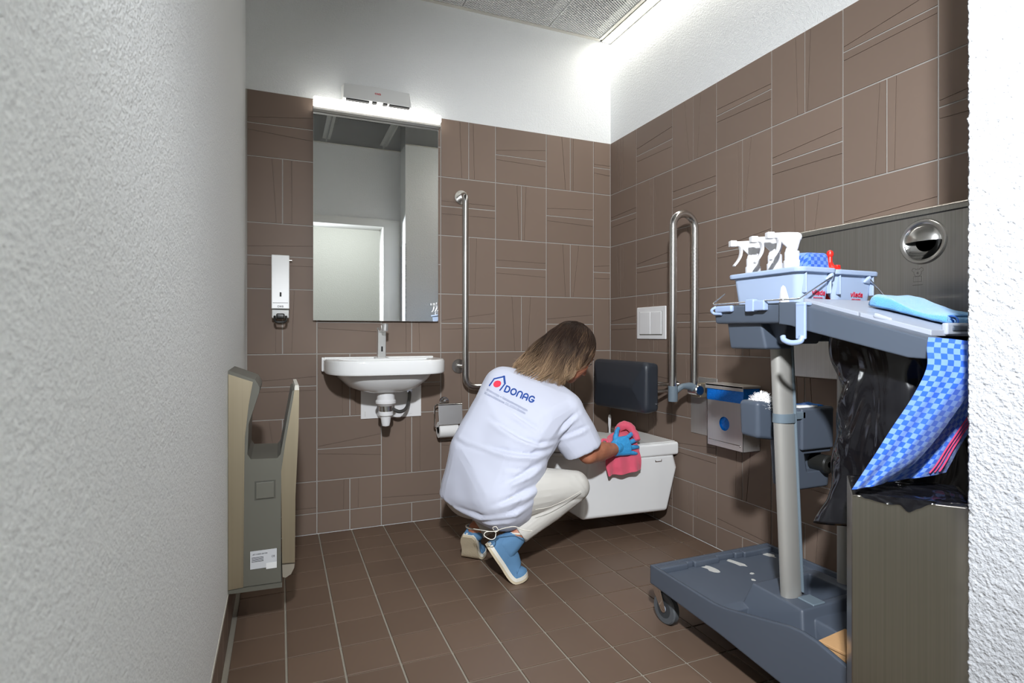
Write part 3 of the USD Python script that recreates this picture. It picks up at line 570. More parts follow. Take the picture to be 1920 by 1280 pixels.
def flake(px, py, z, pts):
    c = W(px, py, (EYE - z) * F_PX / (py - HORIZON)); return np.array([c + np.array([a, b, 0]) for a, b in pts])
for k, (px, py, lx, ly, z) in enumerate([(1335, 1067, .014, .034, .1713), (1383, 1056, .012, .034, .1713), (1441, 1040, .014, .026, .1713), (1413, 1087, .006, .008, .1713), (1410, 1075, .008, .006, .1713), (1416, 1118, .007, .010, .1713)]):
    t = np.linspace(0, 2 * math.pi, 14, endpoint=False); rn = 1 + .3 * RNG.uniform(-1, 1, 14); ca, sa = math.cos(.25), math.sin(.25)
    P = np.stack([lx * rn * np.cos(t), ly * rn * np.sin(t)], 1); P = P @ np.array([[ca, sa], [-sa, ca]]); c = W(px, py, (EYE - z) * F_PX / (py - HORIZON))
    obj('worn_patch', extr(sg.Polygon(P + c[:2]).buffer(0), .0006, 'xy', z - .0001), 'scuff', cart, False, label='pale worn patch')
def caster(x, y, toe=.08):
    tyre = xf(lathe([(.030, -.012), (.046, -.012), (.050, -.008), (.050, .008), (.046, .012), (.030, .012), (.030, -.012)], 36, axis='x'), rz=toe, t=(x, y, .05))
    w = obj('caster', tyre, 'tyre', cart, 40)
    obj('hub', xf(lathe([(0, -.011), (.010, -.013), (.012, -.006), (.026, -.005), (.029, -.012), (.031, -.011), (.031, .011), (.029, .012), (.026, .005), (.012, .006), (.010, .013), (0, .011)], 36, axis='x'), rz=toe, t=(x, y, .05)), 'wheel', w, 40)
    f = cat_([hull(ball((s, 0, .05), .010, 10).scale((.15, 1, 1)).translate((s * .85, 0, 0)), ball((s, .028, .108), .014, 10).scale((.12, 1, 1)).translate((s * .88, 0, 0))).to_mesh() and T(hull(ball((0, 0, .05), .012, 10).scale((.12, 1, 1)).translate((s, 0, 0)), ball((0, .03, .105), .018, 10).scale((.1, 1, 1)).translate((s, 0, 0)))) for s in (-.016, .016)] + [T(rbox(-.018, .018, .008, .055, .104, .120, .003))])
    obj('fork', xf(f, rz=toe, t=(x, y, 0)), 'chrome', w, 30)
for x, y in ((1.160, 1.492), (1.56, 1.47), (1.168, .875), (1.56, .875)): caster(x, y)
PY = 1.12
for s, (x, xt) in enumerate(((1.287, 1.245), (1.505, 1.505))):
    e = ell(0, 0, .031, .019, 28, 2.4)
    obj('post', loft([np.c_[e[:, 0] + x, e[:, 1] + PY, np.full(28, .20)], np.c_[e[:, 0] + xt, e[:, 1] + PY, np.full(28, .95)]]), 'alu', cart, 40)
    obj('post_groove', loft([np.c_[e[:, 0] * .12 + x + .022, e[:, 1] * .3 + PY - .0155, np.full(28, .24)], np.c_[e[:, 0] * .12 + xt + .022, e[:, 1] * .3 + PY - .0155, np.full(28, .945)]]), 'rail_grey', cart, 40)
obj('foot_pad', T(rbox(1.285, 1.33, 1.050, 1.10, .226, .232, .003)), 'rail_grey', cart)
# top frame: bucket tray, sloping side arms, front bar
tray = hull(*[ball((x, y, z), .008, 10) for x, y, z in [(1.118, 1.215, 1.008), (1.53, 1.215, 1.008), (1.126, .975, 1.006), (1.53, .975, 1.006), (1.122, 1.215, .974), (1.53, 1.215, .974), (1.13, .98, .970), (1.53, .98, .970)]])
tray = tray - m3.Manifold.cube((.36, .215, .05)).translate((1.145, .992, .985))
obj('top_tray', T(tray), 'cart_grey2', cart, 25)
for xx in ((1.108, 1.162), (1.476, 1.53)):
    arm = [(1.0, 1.014), (.955, 1.010), (.92, 1.000), (.66, .926), (.635, .914), (.628, .900), (.630, .889), (.70, .892), (.92, .944), (.965, .957), (1.0, .962)]
    obj('side_arm', extr(sg.Polygon(arm), xx[1] - xx[0], 'yz', xx[0]), 'cart_grey2', cart, False)
obj('front_bar', T(rbox(1.16, 1.48, .630, .662, .889, .918, .006)), 'cart_grey2', cart)
obj('pocket', T(hull(*[ball((x, y, z), .007, 10) for x, y, z in [(1.14, 1.19, .965), (1.14, 1.085, .965), (1.24, 1.19, .965), (1.24, 1.085, .965), (1.146, 1.186, .905), (1.15, 1.08, .905), (1.23, 1.186, .905), (1.23, 1.08, .905)]])), 'cart_grey2', cart)
obj('post_head', T(hull(*[ball((x, y, z), .006, 10) for x, y, z in [(1.165, 1.145, .966), (1.165, 1.03, .966), (1.31, 1.145, .966), (1.31, 1.03, .966), (1.192, 1.14, .918), (1.192, 1.062, .918), (1.305, 1.14, .918), (1.305, 1.06, .918)]])), 'cart_grey2', cart)
obj('cross_rail', T(rbox(1.30, 1.53, 1.06, 1.12, .918, .968, .006)), 'cart_grey2', cart)
obj('post_head', T(rbox(1.47, 1.54, 1.05, 1.145, .915, .966, .006)), 'cart_grey2', cart)
def arm_z(y): return 1.020 - .274 * (.972 - y)
for y0, y1 in ((.838, .975), (.690, .834)):
    leaf = [(y1, arm_z(y1) + .002), (y0, arm_z(y0) + .002), (y0, arm_z(y0) - .010), (y1, arm_z(y1) - .010)]
    obj('lid_leaf', extr(sg.Polygon(leaf), .318, 'yz', 1.160), 'lid_grey', cart, False)
obj('lid_catch', T(hull(ball((1.165, .800, arm_z(.80) + .002), .007, 10), ball((1.165, .772, arm_z(.772) + .001), .005, 10), ball((1.18, .795, arm_z(.795)), .005, 10))), 'lid_grey', cart)
obj('lid_rim', T(rbox(1.20, 1.47, .684, .696, arm_z(.69) - .008, arm_z(.69) + .016, .004)), 'lid_grey', cart)
obj('rim_strip', T(rbox(1.215, 1.46, .6815, .690, arm_z(.69) - .001, arm_z(.69) + .011, .003)), 'cart_grey2', cart)
obj('hook', cat_([T(rbox(1.103, 1.116, 1.15, 1.212, .996, 1.014, .005)), tube(spline([(1.106, 1.208, 1.012), (1.098, 1.216, 1.003), (1.104, 1.213, .994), (1.108, 1.19, .992)]), .004, 8)]), 'clip_blue', cart)
obj('clip', cat_([T(rbox(1.100, 1.118, 1.072, 1.100, .994, 1.026, .003)), T(rbox(1.102, 1.118, 1.040, 1.074, .996, 1.022, .003))]), 'clip_blue', cart)
hkx, hky = 1.101, .932
obj('hook', cat_([T(rbox(hkx - .004, hkx + .004, hky - .013, hky + .013, .925, 1.008, .003)), T(rbox(hkx - .004, hkx + .02, hky - .013, hky + .013, 1.002, 1.010, .003)), tube(spline([(hkx - .001, hky - .004, .932), (hkx - .006, hky - .002, .920), (hkx - .012, hky + .016, .917), (hkx - .014, hky + .034, .923), (hkx - .012, hky + .04, .932)]), .0065, 12)]), 'clip_blue', cart, 40)
# rubbish bag
bagr = []
nz, npt = 64, 132
for i, f in enumerate(np.linspace(0, 1, nz)):
    z0 = .955 - f * .445; cx, cy = 1.315, .825; hx_, hy_ = .148 - .012 * f, .118 - .01 * f
    e = ell(cx, cy, hx_, hy_, npt, 5.5)
    fl_amt = max(0, (f - .45) / .55) ** 1.6
    dd = np.exp(-(((e[:, 0] - (cx - hx_)) / .10) ** 2 + ((e[:, 1] - (cy + hy_)) / .10) ** 2)); e = e + np.outer(dd * fl_amt, [-.050, .030])
    ztop = np.minimum(z0, .955); z = np.where(f < .35, np.minimum(z0, arm_z(np.clip(e[:, 1], .66, .98)) - .02 - f * .30), z0)
    zz = (1 - min(1, f / .35)) * (arm_z(np.clip(e[:, 1], .6, 1.)) - .024) + min(1, f / .35) * (.955 - max(f, .35) * .445)
    if f > .35: zz = np.full(npt, z0)
    zz = zz + .035 * max(0, f - .6) * np.clip((.86 - e[:, 1]) / .1, -1, 1)
    P = np.c_[e, zz]; d = P[:, :2] - [cx, cy]; d /= np.linalg.norm(d, axis=1, keepdims=True)
    q = np.c_[P[:, 0] * 9 + P[:, 2] * 3, P[:, 1] * 9 + P[:, 2] * 5, P[:, 2] * 3]; r1 = np.abs(meshkit.noise(q, 5) - .5) * 2; r2 = np.abs(meshkit.noise(q * 2.6, 9) - .5) * 2
    P[:, :2] += d * ((.044 * (r1 - .5) + .010 * (r2 - .5)) * min(1, f * 4 + .1))[:, None]; bagr.append(P)
bagm = loft(bagr, True)
obj('rubbish_bag', bagm, 'bag_black', cart, True, label='black plastic rubbish bag')
# brush holder and toilet-set container on the post
hb = W(1424, 784, 1.63)
hold = hull(*[ball((hb[0] + x, hb[1] + y, z), .012, 14) for x, y, z in [(-.034, .022, .735), (.030, .022, .735), (-.030, -.022, .735), (.028, -.026, .735), (-.032, .02, .655), (.026, .02, .648), (-.028, -.02, .652), (.024, -.024, .645)]])
hold = hold - m3.Manifold.cylinder(.2, .030, .030, 24).translate((hb[0] - .002, hb[1], .67))
obj('brush_holder', T(hold), 'cart_grey2', cart, 30)
obj('post_clamp', loft([np.c_[ell(1.261, PY, .0345, .0225, 28, 2.4), np.full(28, z)] for z in (.700, .724)]), 'rail_grey', cart, 40)
obj('clamp_arm', T(rbox(1.265, 1.36, PY + .015, PY + .045, .700, .722, .003)), 'rail_grey', cart)
cont = hull(*[ball((x, y, z), .008, 12) for x, y, z in [(1.335, 1.232, .722), (1.472, 1.232, .722), (1.335, 1.148, .722), (1.472, 1.148, .722), (1.345, 1.225, .505), (1.462, 1.225, .505), (1.345, 1.158, .505), (1.462, 1.158, .505)]])
cont = cont - m3.Manifold.cube((.125, .07, .09)).translate((1.342, 1.155, .66)) - MF(extr(sg.Polygon([(1.365, .60), (1.49, .60), (1.49, .545), (1.378, .548)]), .05, 'xz', 1.13))
obj('container', T(cont), 'cart_grey', cart, 30)
obj('container_lip', T(rbox(1.345, 1.47, 1.135, 1.150, .612, .728, .005)), 'cart_grey', cart, 30)
obj('liner_roll', xf(lathe([(.008, -.03), (.022, -.03), (.026, -.026), (.026, .026), (.022, .03), (.008, .03), (.008, -.03)], 30, axis='y'), t=(1.445, 1.158, .566)), 'dryer_dark', cart, 40)
ths = noisy(m3.Manifold.cube((.11, .05, .016)).translate((1.352, 1.165, .715)).refine_to_length(.006), 28, .016, 3)
obj('blue_liner', ths, 'bag_blue', cart, True)
obj('white_sheet', noisy(m3.Manifold.cube((.07, .03, .012)).translate((1.352, 1.150, .722)).refine_to_length(.006), 28, .006, 8), 'paper', cart, True)

tb = thing('brush', 'round white bristle brush standing in the grey holder on the cart post', 'brush')
bc = np.array([hb[0] + .002, hb[1] - .004, .735])
dirs = RNG.normal(size=(900, 3)); dirs /= np.linalg.norm(dirs, axis=1, keepdims=True); dirs = dirs[dirs[:, 2] > -.35]
tri = []
for d in dirs:
    r = .036 * RNG.uniform(.9, 1.08); u = np.cross(d, [.3, .5, .8]); u /= np.linalg.norm(u); w = np.cross(d, u); p0 = bc + d * .016; p1 = bc + d * r + RNG.normal(size=3) * .0015
    tri.append(trimesh.Trimesh([p0 + u * .0014, p0 - .5 * u * .0028 + w * .0012, p0 - w * .0014, p1 + u * .0006, p1 - .5 * u * .0012 + w * .0006, p1 - w * .0006], [[0, 1, 4], [0, 4, 3], [1, 2, 5], [1, 5, 4], [2, 0, 3], [2, 3, 5], [3, 4, 5]], process=False))
obj('bristles', cat_(tri), 'bristle', tb, False, kind='stuff')
obj('core', T(ball(bc, .031, 24)), 'bristle', tb)
obj('stem', cyl(bc, bc + [0, 0, -.06], .006, 10), 'plastic_white', tb)

def bucket(x0, x1, y0, y1, label, tx, bail):
    b = thing('bucket', label, 'bucket', 'light blue cart buckets'); zt, zb = 1.100, .988
    def ringr(g, z, r=.022): return np.c_[np.array(rrect(x0 + g, x1 - g, y0 + g, y1 - g, r, 5).exterior.coords)[:-1], np.full(len(rrect(x0 + g, x1 - g, y0 + g, y1 - g, r, 5).exterior.coords) - 1, z)]
    shell = loft([ringr(.014, zb), ringr(.004, zt - .008), ringr(.004, zt - .002), ringr(.006, zt), ringr(.0075, zt - .004), ringr(.016, zb + .004)])
    obj('shell', shell, 'bucket_blue', b, 35)
    obj('rim', loft([ringr(.003, zt - .012), ringr(-.005, zt - .011), ringr(-.006, zt - .002), ringr(-.004, zt + .001), ringr(.005, zt + .001), ringr(.005, zt - .012), ringr(.003, zt - .012)], False), 'bucket_blue', b, 40)
    for x in (x0 + .022, x1 - .018):
        obj('rib', T(rbox(x - .0018, x + .0018, y0 - .001, y0 + .012, zt - .062, zt - .010, .001, 6)), 'bucket_blue', b)
    obj('handle_boss', T(hull(ball((tx, y0 - .001, zt - .016), .006, 10), ball((tx - .010, y0 + .004, zt - .026), .004, 10), ball((tx + .006, y0 + .004, zt - .028), .004, 10))), 'bucket_blue', b)
    obj('bail', tube(fillet(bail, .012), .0019, 8), 'chrome', b)
    yy = lambda z: y0 + .004 + (.010) * (zt - .008 - z) / (zt - .008 - zb) - .0012
    cx = (x0 + x1) / 2 + .010
    zz = zt - .060; n_ = np.array([0, -1., .09])
    obj('lettering', lettering('vileda', .0118, (cx, yy(zz) - .0004, zz), (1, 0, 0), (0, -.09, 1), .0005, True, True), 'vileda_red', b, False, label='red lettering vileda')
    obj('small_lettering', lettering('PROFESSIONAL', .0032, (cx, yy(zz - .0125) - .0004, zz - .0125), (1, 0, 0), (0, -.09, 1), .0005, False, True), 'vileda_red', b, False)
    return b
bucket(1.156, 1.280, .982, 1.212, 'light blue bucket with three white spray bottles on the cart', 1.262, [(1.262, .978, 1.080), (1.135, .966, 1.021), (1.104, .99, 1.0195), (1.110, 1.23, 1.0195), (1.15, 1.222, 1.05)])
bucket(1.292, 1.455, .996, 1.212, 'light blue bucket with red cap on the cart, beside the spray bottle bucket', 1.418, [(1.418, .992, 1.080), (1.475, .985, 1.03), (1.505, 1.0, 1.026), (1.505, 1.19, 1.026), (1.462, 1.212, 1.05)])

def sprayer(px, wdist, label, s=1.):
    p = W(px, 500, wdist); f = np.array([-CR[0], -CR[1], 0]) * 1.; f = f / np.linalg.norm(f); sd_ = np.array([-f[1], f[0], 0])
    t = thing('spray_bottle', label, 'spray bottle', 'white spray bottles'); zc = 1.146
    Q = lambda a, z, b=0.: np.array([p[0], p[1], zc]) + f * a + sd_ * b + np.array([0, 0, z])
    hd_ = hull(ball(Q(-.012, .036), .0125, 16), ball(Q(.010, .0385), .0105, 16), ball(Q(-.008, .028), .0105, 16)) + hull(ball(Q(.010, .0385), .0105, 16), ball(Q(.046, .040), .0072, 16)) + hull(ball(Q(-.010, .032), .0115, 16), ball(Q(-.002, .008), .0125, 16), ball(Q(.004, .002), .012, 16)) + hull(ball(Q(.006, .030), .007, 12), ball(Q(.030, .034), .006, 12), ball(Q(.004, .012), .008, 12))
    obj('head', T(hd_), 'sprayer_white', t, 50)
    obj('nozzle', T(hull(*[ball(Q(a, .040 + c, b), .002, 8) for a in (.049, .063) for b in (-.007, .007) for c in (-.0065, .0065)])), 'sprayer_white', t, 40)
    tp_ = spline([Q(.036, .033), Q(.033, .020), Q(.036, .004), (Q(.044, -.010)), Q(.052, -.020)], 6); trg = m3.Manifold()
    for a, b in zip(tp_[:-1], tp_[1:]): trg = trg + hull(*[ball(c_ + sd_ * o_, .003, 8) for c_ in (a, b) for o_ in (-.0055, .0055)])
    obj('trigger', T(trg), 'sprayer_white', t, 50)
    obj('collar', lathe([(0, .0), (.0165, 0), (.0175, -.003), (.0175, -.022), (.020, -.024), (.020, -.046), (.017, -.048), (0, -.048)], 28, (p[0], p[1], zc)), 'sprayer_white', t, 30)
    obj('bottle', lathe([(0, -.046), (.016, -.046), (.018, -.052), (.030, -.075), (.031, -.09), (.031, -.152), (.028, -.154), (0, -.154)], 28, (p[0], p[1], zc)), 'sprayer_white', t, 40)
sprayer(1412, 1.545, 'white spray bottle in the bucket, farthest left of the three')
sprayer(1453, 1.475, 'white spray bottle between the two other spray bottles in the bucket')
sprayer(1485, 1.415, 'white spray bottle beside the checked cloth in the bucket')

def sheet(left, right, nu, nv, bulge, name, label, cat, m='check_cloth', cs=.0105, thick=.002, seed=1, amp=.006, parent=None, fold=None):
    """hanging cloth between two edges given as seen points (pixel, pixel, distance)"""
    A, B = spline([W(*q) for q in left], 10), spline([W(*q) for q in right], 10)
    A = A[np.linspace(0, len(A) - 1, nv).astype(int)]; B = B[np.linspace(0, len(B) - 1, nv).astype(int)]
    u = np.linspace(0, 1, nu)[:, None, None]; P = A[None] * (1 - u) + B[None] * u
    toward = np.array([-.75, -.65, .1]); uu, vv = np.meshgrid(np.linspace(0, 1, nu), np.linspace(0, 1, nv), indexing='ij')
    wv = np.sin(uu * math.pi * 3.1 + vv * 1.5) * .5 + np.sin(uu * math.pi * 6 + vv * 4 + 1) * .22
    P = P + toward * (bulge * np.sin(uu * math.pi) + amp * wv * (0.35 + vv) + .004 * (meshkit.fbm(P * 30, 3, seed) - .5))[..., None]
    lu = np.concatenate([[0], np.cumsum(np.linalg.norm(np.diff(P.mean(1), axis=0), axis=1))]); lv = np.concatenate([[0], np.cumsum(np.linalg.norm(np.diff(P.mean(0), axis=0), axis=1))])
    width = np.linalg.norm(B - A, axis=1).mean()
    UV = np.stack(np.broadcast_arrays((uu * width * 1.15 / cs), (lv[None] / cs) + 0 * uu), -1)
    i = np.arange(nu - 1)[:, None] * nv + np.arange(nv - 1); q = np.stack([i, i + nv, i + nv + 1, i + 1], -1).reshape(-1, 4)
    V = P.reshape(-1, 3); off = -toward / np.linalg.norm(toward) * thick; n = len(V)
    Fq = np.vstack([q[:, [0, 1, 2]], q[:, [0, 2, 3]]]); mesh = trimesh.Trimesh(np.vstack([V, V + off]), np.vstack([Fq, Fq[:, ::-1] + n]), process=False)
    path = numbered('/World/' + name) if parent is None else numbered(str(parent.GetPath()) + '/' + name)
    pr = usdkit.mesh(stage, path, mesh, LOOKS[m], smooth=True, uv=np.vstack([UV.reshape(-1, 2)] * 2)).GetPrim()
    return tag(pr, label, cat), P
c1, PA = sheet([(1741, 632, 1.022), (1738, 652, 1.012), (1737, 690, 1.0), (1712, 742, .995), (1672, 802, .995), (1635, 860, .995), (1597, 917, 1.005)], [(1850, 645, .985), (1846, 662, .975), (1843, 700, .978), (1805, 755, .99), (1757, 822, 1.0), (1712, 872, 1.0), (1668, 902, 1.02)], 40, 70, .016, 'checked_cloth', 'blue checked cloth hanging from the cart bar onto the steel bin', 'cloth')
c2, PB = sheet([(1830, 660, 1.05), (1800, 735, 1.045), (1742, 815, 1.04), (1700, 870, 1.035), (1664, 903, 1.035)], [(1875, 740, 1.09), (1828, 795, 1.08), (1800, 838, 1.07), (1785, 868, 1.065), (1775, 886, 1.065)], 34, 60, .006, 'checked_cloth', 'blue checked cloth with red stripes, behind the cloth on the bin', 'cloth', seed=4)
pm('stripe_red', L(196, 60, 100), .9)
for k, (uf, wd_) in enumerate(((.66, .0016), (.73, .0012), (.84, .0016))):
    i = int(uf * 33); pts = PB[i, 4:58] + np.array([-.0017, -.0014, .0003]); obj('red_stripe', tube(pts[::3], wd_, 5), 'stripe_red', c2, True)
# folded checked cloth in the bucket
fc_c = np.array([1.236, 1.022, 1.10])
m = smoothed(hull(*[ball(fc_c + np.array(d), .012, 12) for d in [(-.030, -.018, -.03), (.033, -.018, -.03), (-.030, .03, -.03), (.033, .03, -.03), (-.026, -.016, .028), (.028, -.016, .030), (-.026, .028, .030), (.030, .028, .026)]]), .006, 4); m = noisy(m, 40, .003, 2)
v = m.vertices; n = m.vertex_normals; side_ = np.abs(n[:, 1]) > np.abs(n[:, 0])
UV = np.c_[np.where(side_, v[:, 0], v[:, 1] + v[:, 0]) / .0105, (v[:, 2] + .6 * (v[:, 1] - fc_c[1])) / .0095]
tag(usdkit.mesh(stage, numbered('/World/folded_cloth'), m, LOOKS['check_cloth'], smooth=True, uv=UV).GetPrim(), 'small folded blue checked cloth in the bucket beside the spray bottles', 'cloth')
rc = thing('red_bottle', 'bottle with red dosing cap in the second bucket of the cart', 'bottle'); rp = np.array([1.325, 1.034, 0])
obj('bottle', lathe([(0, .99), (.024, .99), (.026, 1.0), (.026, 1.07), (.016, 1.09), (0, 1.09)], 24, rp), 'sprayer_red', rc)
obj('cap', lathe([(0, 1.086), (.022, 1.086), (.022, 1.106), (.018, 1.112), (.010, 1.117), (.006, 1.125), (.005, 1.150), (0, 1.150)], 24, rp), 'sprayer_red', rc)
obj('spout', lathe([(0, 1.138), (.007, 1.139), (.009, 1.146), (.007, 1.153), (.003, 1.156), (0, 1.156)], 16, rp), 'sprayer_red', rc)
obj('side_grip', T(rbox(rp[0] + .012, rp[0] + .026, rp[1] - .012, rp[1] + .006, 1.09, 1.118, .003)), 'sprayer_red', rc)
# folded light blue towel on the lid
tw = thing('towel', 'light blue folded microfibre towel on the sloping cart lid', 'towel')
rings = []
for y in np.linspace(.885, .715, 30):
    t = (.885 - y) / .17; h = .030 - .012 * np.clip((t - .25) / .3, 0, 1) + .004 * np.clip((t - .75) / .2, 0, 1); h *= min(1, .35 + t * 14); zb = arm_z(y) + .0055
    e = ell(1.335, 0, .082 * min(1, .9 + t), h / 2, 32, 4.5); rings.append(np.c_[e[:, 0] + .006 * t + .006 * math.sin(t * 5), np.full(32, y) + .004 * np.sin(e[:, 0] * 50), zb + h / 2 + e[:, 1] + .002 * np.sin(e[:, 0] * 60 + t * 6) * (e[:, 1] > 0)])
obj('folds', noisy(loft(rings), 60, .0016, 6), 'towel_blue', tw, True)
yr, zr = .712, arm_z(.712) + .014
sp = np.array([(1.335 + (x), yr + (.0045 + .0105 * t) * math.cos(a_), zr + (.0045 + .0075 * t) * math.sin(a_)) for x in (0,) for t, a_ in zip(np.linspace(0, 1, 60), np.linspace(0, 4.5 * math.pi, 60))])
strip = np.vstack([sp - [.076, 0, 0], sp + [.085, 0, 0]]); k = len(sp); q = np.array([[i, i + 1, k + i + 1, k + i] for i in range(k - 1)])
obj('rolled_end', trimesh.Trimesh(strip, np.vstack([q[:, [0, 1, 2]], q[:, [0, 2, 3]]]), process=False), 'towel_blue', tw, True)
obj('hem', tube(np.array([(1.259, yr + .014 * math.cos(a_), zr + .011 * math.sin(a_)) for a_ in np.linspace(.3, 2 * math.pi, 30)]), .0016, 6), 'towel_hem', tw)
wb_ = thing('wood_block', 'small pale wooden block lying in the tub of the cart base', 'block')
obj('block', xf(T(rbox(-.045, .055, -.040, .045, 0, .105, .002)), rz=.12, t=(1.185, .872, .1285)), 'wood', wb_, 30)
obj('lid_board', xf(T(rbox(-.047, .057, -.042, .047, .1055, .112, .001, 6)), rz=.12, t=(1.185, .872, .1285)), 'wood', wb_, 30)

# ------------------------------------------------------------------ steel waste bin in front
sbn = thing('waste_bin', 'tall brushed steel waste bin with black liner in the right foreground', 'waste bin')
BL = np.array([.963, .708, 0]); be, bn = np.array([.634, -.773, 0]), np.array([.773, .634, 0]); bw, bd, bh = .185, .162, .648
def binbox(a0, a1, b0, b1, z0, z1, r=.002):
    m = T(rbox(a0, a1, b0, b1, z0, z1, r, 8)); v = m.vertices.copy(); m.vertices = BL + v[:, :1] * be + v[:, 1:2] * bn + v[:, 2:3] * np.array([0, 0, 1.])
    if m.volume < 0: m.invert()
    return m
obj('body', binbox(0, bw, 0, bd, .012, bh - .004), 'bin_steel', sbn)
obj('plinth', binbox(.006, bw - .006, .006, bd - .006, 0, .012), 'dark_slot', sbn)
g = np.linspace(0, 1, 34); A_, B_ = np.meshgrid(g * (bw - .006) + .003, g * (bd - .006) + .003, indexing='ij')
Zt = bh - .001 + .006 * (meshkit.fbm(np.stack([A_ * 22, B_ * 22, 0 * A_], -1), 3, 3) - .5) + .006 * np.exp(-((B_ - .09 + .25 * (A_ - .09)) / .008) ** 2) * .5
edge_ = np.minimum(np.minimum(A_ - .003, bw - .003 - A_), np.minimum(B_ - .003, bd - .003 - B_)); Zt = np.where(edge_ < .001, bh - .006, Zt)
P = BL + A_[..., None] * be + B_[..., None] * bn + Zt[..., None] * np.array([0, 0, 1.]); k = 34
i = np.arange(k - 1)[:, None] * k + np.arange(k - 1); q = np.stack([i, i + k, i + k + 1, i + 1], -1).reshape(-1, 4)
mm = trimesh.Trimesh(P.reshape(-1, 3), np.vstack([q[:, [0, 1, 2]], q[:, [0, 2, 3]]]), process=False)
if mm.face_normals[:, 2].mean() < 0: mm.invert()
obj('liner', mm, 'bag_black', sbn, True, label='black plastic liner')
fl2 = []
for j, zf in enumerate(np.linspace(0, 1, 6)):
    s = np.linspace(.012, .125, 40); drop = .022 * np.sin(np.pi * np.clip((s - .012) / .113, 0, 1)) ** .6 * (0.5 + meshkit.noise(np.c_[s * 70, 0 * s, 0 * s], 2)) * .8
    bb = -.003 - .003 * meshkit.noise(np.c_[s * 90, np.full(40, zf * 3), 0 * s], 6); fl2.append(BL + s[:, None] * be + bb[:, None] * bn + np.stack([0 * s, 0 * s, bh + .001 - zf * drop], 1))
obj('liner_fold', loft(fl2, False, False), 'bag_black', sbn, True)

# ------------------------------------------------------------------ the cleaner, squatting at the toilet
mat('skin', {'g': ('geometry', {}), 'n': ('noise_texture', {'scale': 30., 'detail': 4.}), 'r': ('rgb_ramp', {'ramp': [(.3, L(178, 112, 84)), (.7, L(196, 130, 100))]}), 'p': ('principled_bsdf', dict(roughness=.5, subsurface_weight=.15, subsurface_scale=.004, subsurface_radius=(1., .35, .2)))},
    [('g.position', 'n.vector'), ('n.fac', 'r.fac'), ('r.color', 'p.base_color')])
pm('shirt', L(206, 210, 226), .85, bump=(700, .12, .0008), sheen_weight=.1)
pm('trouser', L(206, 203, 196), .85, bump=(800, .15, .0008)); pm('denim', L(92, 134, 172), .85, bump=(1100, .35, .001)); pm('sole', L(206, 192, 164), .8, bump=(160, .5, .003)); pm('sole_edge', L(226, 222, 210), .7)
pm('glove', L(62, 160, 222), .45, bump=(160, .35, .003)); pm('pink_cloth', L(226, 92, 116), .95, bump=(600, .4, .002), sheen_weight=.3)
pm('logo_blue', L(36, 78, 158), .8); pm('logo_red', L(232, 60, 84), .8); pm('logo_text', L(112, 124, 158), .85); pm('lips', L(168, 84, 78), .5); pm('eye_white', L(226, 222, 216), .3); pm('eye_dark', L(46, 32, 26), .3)
mat('hair', {'a': ('attribute', {'attribute': 'tone'}), 'p': ('principled_bsdf', dict(roughness=.4, specular_ior_level=.22))}, [('a.color', 'p.base_color')])
pm('scalp_hair', L(70, 53, 43), .6)

pers = thing('person', 'person in white T-shirt and trousers squatting to wipe the toilet with a pink cloth', 'person')
def chain(sets):
    """hulls between successive groups of balls"""
    out = None
    for a, b in zip(sets[:-1], sets[1:]):
        h = hull(*[ball(c, r, 22) for c, r in a + b]); out = h if out is None else out + h
    return out
# body joints (seen points, metres along the view axis)
hipL, hipR = W(884, 916, 2.32), W(946, 926, 2.17)
shL, shR = W(946, 722, 2.38), W(1064, 768, 2.30)
neck, head = W(1022, 706, 2.40), W(1072, 660, 2.45)
elb, wri = W(1103, 850, 2.31), W(1150, 842, 2.485)
kneeR, ankR = W(1077, 911, 2.24), W(969, 1000, 2.155)
kneeL, ankL = W(1010, 915, 2.42), W(893, 992, 2.31)
elbL, wriL = W(985, 800, 2.60), np.array([1.10, 2.40, .503])
torso = [[(hipL, .125), (hipR, .120)], [(W(893, 845, 2.30), .112), (W(972, 855, 2.20), .105), (W(950, 845, 2.42), .10)], [(W(928, 768, 2.34), .100), (W(1018, 792, 2.27), .098), (W(990, 790, 2.46), .09)], [(W(940, 724, 2.38), .082), (W(1062, 768, 2.31), .074), (W(1010, 722, 2.42), .06)]]
shrink = lambda S, k: [[(c, r - k) for c, r in g_] for g_ in S]
body_m = chain(shrink(torso, .014)) + chain([[(neck, .055)], [(head - [0, 0, .05], .052)]])
# head: skull, jaw, nose, brow, ears; the face looks down and away to the right
fd = .62 * CR + .40 * CF - .68 * CU; fd /= np.linalg.norm(fd); hu = CU - fd * (CU @ fd); hu = hu + .0 * CR; hu -= fd * (hu @ fd); hu /= np.linalg.norm(hu); hs = np.cross(fd, hu)   # hs: her right-hand side of the face
H = lambda f, s, u: head + fd * f + hs * s + hu * u
skull = hull(*[ball(H(f, s, u), r, 22) for f, s, u, r in [(-.02, 0, .025, .084), (.025, 0, .03, .074), (.03, 0, -.02, .068), (-.03, 0, -.005, .078)]])
jaw = hull(*[ball(H(f, s, u), r, 18) for f, s, u, r in [(.05, .034, -.03, .038), (.05, -.034, -.03, .038), (.072, 0, -.088, .022), (.055, .025, -.078, .024), (.055, -.025, -.078, .024), (.0, .04, -.06, .028), (.0, -.04, -.06, .028)]])
nose = hull(ball(H(.098, 0, .012), .007, 12), ball(H(.116, 0, -.024), .010, 12), ball(H(.098, .010, -.027), .008, 12), ball(H(.098, -.010, -.027), .008, 12))
lipm = hull(ball(H(.092, .018, -.052), .006, 10), ball(H(.092, -.018, -.052), .006, 10), ball(H(.100, 0, -.052), .008, 10))
ears = m3.Manifold()
